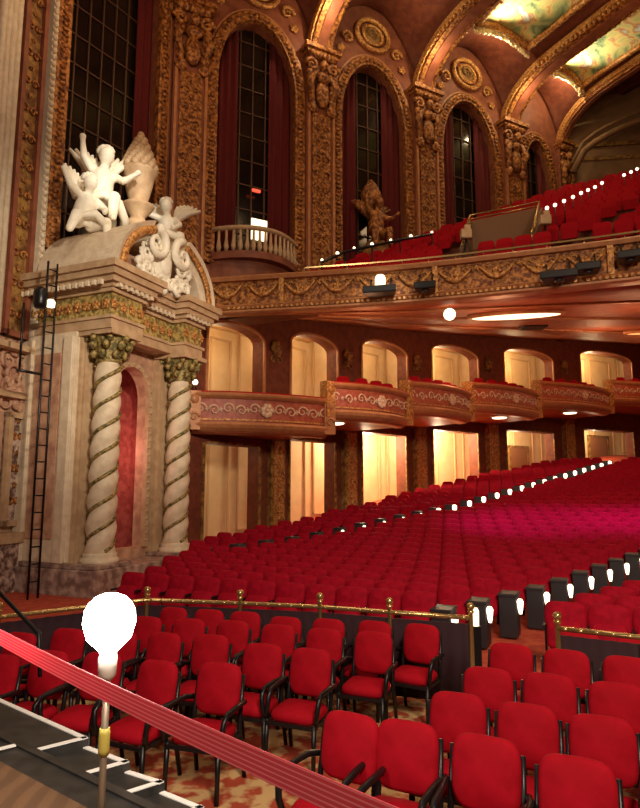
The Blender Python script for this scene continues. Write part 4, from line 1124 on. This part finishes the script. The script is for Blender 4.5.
# murals
def mural_panel(n0, n1, u0, u1, lab):
    t = thing('ceiling_mural', lab, 'mural', CP((n0+n1)/2, u0, -.2), WA)
    m = MB(); m.grid(lambda a, b: CP(n0+(n1-n0)*a, u0+(u1-u0)*b, -.14-.25*sin(pi*a)*0), 16, 24, (0,0,.08)); m.build('painting', mural, t)
    m = MB(); loop = [CP(n0+(n1-n0)*i/16, u0, -.18) for i in range(17)]+[CP(n1, u0+(u1-u0)*i/20, -.18) for i in range(1,21)]
    lp2 = [CP(n0, u0+(u1-u0)*i/20, -.18) for i in range(21)]
    m.tube(loop, .13, 8); m.tube(lp2, .13, 8)
    for p in loop[::1]+lp2: m.ball(p, .15, 6)
    m.build('gilt_frame', goldb, t)
    m = MB(); rn = random.Random(int(n0*10))
    for i in range(17):
        p = Vector(CP(n0+(n1-n0)*(i/16), u0-.1, -.35)); m.M = Matrix.Translation(p) @ Matrix.Rotation(WA,4,'Z')
        m.spiral(0,0,rn.uniform(.15,.3),1.4,rn.choice((-1,1)),0,.05,rn.random()*6); m.ball((0,0,-.1),.1,6); m.ball((rn.uniform(-.2,.2),-.1,-.25),.07,6)
    m.build('scroll_crest', crystal, t)
mural_panel(2.24,2.80,2.3,9,'painted ceiling mural between gilded ribs, nearer of the two')
mural_panel(3.17,3.58,1.9,9,'painted ceiling mural with green clouds, farther of the two at the right edge')
mural_panel(1.28,1.76,3.2,9,'painted ceiling mural just above the frame over the first arches')
# medallions over arches
for i, lb in ((1,'round gilded medallion above the arch with the statue'),(2,'round gilded medallion above the third dark arch'),(0,'round gilded medallion above the first dark arch')):
    n = PLN[i]+.5; x, y = W(n); t = thing('wall_medallion', lb, 'medallion', (x,y,21.3), WA); Mm = frame((x,y),WA)
    pos = Mm
    for nm, r, rr, mm in (('outer_ring',.78,.11,goldb),('inner_ring',.48,.07,goldb)):
        m = MB(pos); m.tube([(r*cos(q*2*pi/32),-.12,21.25+r*.85*sin(q*2*pi/32)) for q in range(33)], rr, 7); m.build(nm, mm, t)
    m = MB(pos); m.ball((0,-.06,21.25),.46,14,(1,.25,.85)); m.spiral(-.1,21.25,.25,1.3,1,-.2,.05); m.build('boss', golddull, t)
    for sx in (-1,1): m = MB(pos); m.spiral(sx*1.2,20.75,.28,1.4,sx,-.1,.07,pi*(sx < 0)); m.leafy(sx*1.5,20.2,.2,-.08,5,4); m.build('side_scroll', goldb, t)
# back wall of the balcony
m = MB(); E = W(3.68); wallstrip(m, E, (34,26.5), 13, 24, .5); struct('wall_back', m, backw)
m = MB(); m.M = frame(E, atan2(26.5-E[1],34-E[0]))
for z, p in ((19.3,.12),(18.6,.06)): m.box(0,22,-p,.05,z,z+.18)
struct('trim_9', m, golddull)
# drop arch in front of the back wall
m = MB(); pts = []
for i in range(30):
    q = i/29; x = E[0]+.2+q*16; pts.append((x, E[1]-.9-q*2.5, 17.6+4.0*sqrt(1-(1-q)**2)))
m.tube(pts, .16, 8); m.tube([(p[0],p[1],p[2]+.45) for p in pts], .09, 8); struct('trim_10', m, backw)
# rear/side closures so the room holds its light
m = MB(); wallstrip(m, (29.4,44),(34,0), -.5, 24, .4); struct('wall_right', m, redwall)
m = MB(); wallstrip(m, (-24,12.2), L0, -.5, 24, .4); struct('wall_proscenium', m, redwall)
# handrail pole at far left crossing (dark diagonal)
m = MB(); m.tube([(-3.2,6.0,1.72),(-2.35,5.4,1.30),(-2.3,5.35,.97)], .018, 8); m.tube([(-3.2,6.0,1.72),(-3.2,6.0,0)], .018, 8); tag(m.build('step_handrail', blackm), 'thin dark handrail slanting down beside the stage steps at left', 'handrail')

# ------------------------------------------------------------------ lights
def light(kind, loc, e, col, size=.3, aim=None, angle=60, blend=.5):
    d = bpy.data.lights.new('light', kind); d.energy = e; d.color = col
    if kind in ('POINT','SPOT'): d.shadow_soft_size = size
    if kind == 'SPOT': d.spot_size = radians(angle); d.spot_blend = blend
    if kind == 'AREA': d.size = size
    o = bpy.data.objects.new('light', d); COL.objects.link(o); o.location = loc
    if aim: o.rotation_euler = (Vector(aim)-Vector(loc)).to_track_quat('-Z','Y').to_euler()
    return o
WARM = (1,.62,.30); AMB = (1,.48,.18); WHT = (1,.88,.72)
light('POINT', (-3.4,8.5,14), 500, (1,.8,.62), .5)
light('POINT', (-.85,2.6,2.25), 80, (1,.88,.78), .1)
light('SPOT', (2,-3,9), 4000, (1,.80,.62), 1.0, (2,10,0), 95, .8)          # added washes on the seats, this and the next, no fixture in view
light('SPOT', (6,-2,10), 3600, (1,.74,.5), 1.0, (6,20,2), 80, .8)
light('SPOT', (3,2,9), 6500, (1,.84,.64), .4, (-5.8,16.2,7.0), 36, .9)
light('SPOT', (2,4,13), 8500, (1,.9,.74), .3, (-5.6,16.6,10.8), 13, .7)     # on the portal
light('POINT', (4,14,16), 480, WARM, .8)                                   # added warm fill overhead, three points with no fixture in view
light('POINT', (11,19,17.5), 260, WARM, .8)
light('POINT', (-3.3,14,17), 350, WARM, .8)
for i in range(7):
    A, B = off(i,-1.2), off(i+1,-1.2); c = ((A[0]+B[0])/2,(A[1]+B[1])/2)
    light('POINT', (c[0],c[1],ARCH[i]-.3), [60,85,110,160,190,210,200][i], (1,.74,.40), .2)
    light('POINT', (c[0],c[1],DOOR[i]-.1), [14,22,850,800,230,150,110][i], (1,.80,.50), .2)
for (x,y,z,e) in ((1.5,20,6.8,240),(6,20,6.8,320),(11,21,7.0,380),(6.5,26,8.0,320),(13,28,8.5,420),(18,32,9.0,420)):
    light('POINT', (x,y,z), e*.30, (1,.50,.24), .4)
for n, e in ((1,600),(2,420),(3,420)):
    x, y = W(n); light('POINT', (x+QX*1.7-.3,y+QY*1.7,20.0), e*.16, (1,.75,.42), .1)
for n, u, e in ((2.5,2.0,520),(3.38,1.5,520),(1.5,2.6,300)):
    p = CP(n,u,-.6); light('POINT', p, e*.2, (1,.85,.5), .1)
for n, u in ((2.36,2.5),(3.26,2.1)):
    p = CP(n,u,-1.1); light('SPOT', p, 900, (1,.9,.62), .1, CP(n+.03,u+1.3,0), 95, .9)
v = M @ Vector((1.5,1.4,3.6)); light('POINT', tuple(v), 40, (1,.40,.32), .15)
light('SPOT', (4,17.3,8.0), 2700, (.55,.05,1), .2, (6.8,19.6,1.2), 55, .9)
light('SPOT', (9.3,15.4,8.0), 2700, (.55,.05,1), .2, (10.5,18.5,1.2), 55, .9)
light('SPOT', (3,8,14), 3000, (1,.95,.85), .3, (1.4,22.4,5.6), 10, .5)       # spot on second box

w = bpy.data.worlds.new('world'); bpy.context.scene.world = w; w.use_nodes = True
w.node_tree.nodes['Background'].inputs[0].default_value = (.30,.12,.05,1); w.node_tree.nodes['Background'].inputs[1].default_value = .12

cam = bpy.data.cameras.new('camera'); co = bpy.data.objects.new('camera', cam); COL.objects.link(co)
cam.sensor_fit = 'HORIZONTAL'; cam.sensor_width = 36; cam.lens = 620/640*36; cam.clip_start = .05; cam.clip_end = 200
co.location = (0,0,2.5); co.rotation_euler = (pi/2+TH, 0, 0)
sc = bpy.context.scene; sc.camera = co
sc.view_settings.view_transform = 'Standard'; sc.view_settings.look = 'None'; sc.view_settings.exposure = 0; sc.view_settings.gamma = 1
sc.view_settings.use_curve_mapping = False
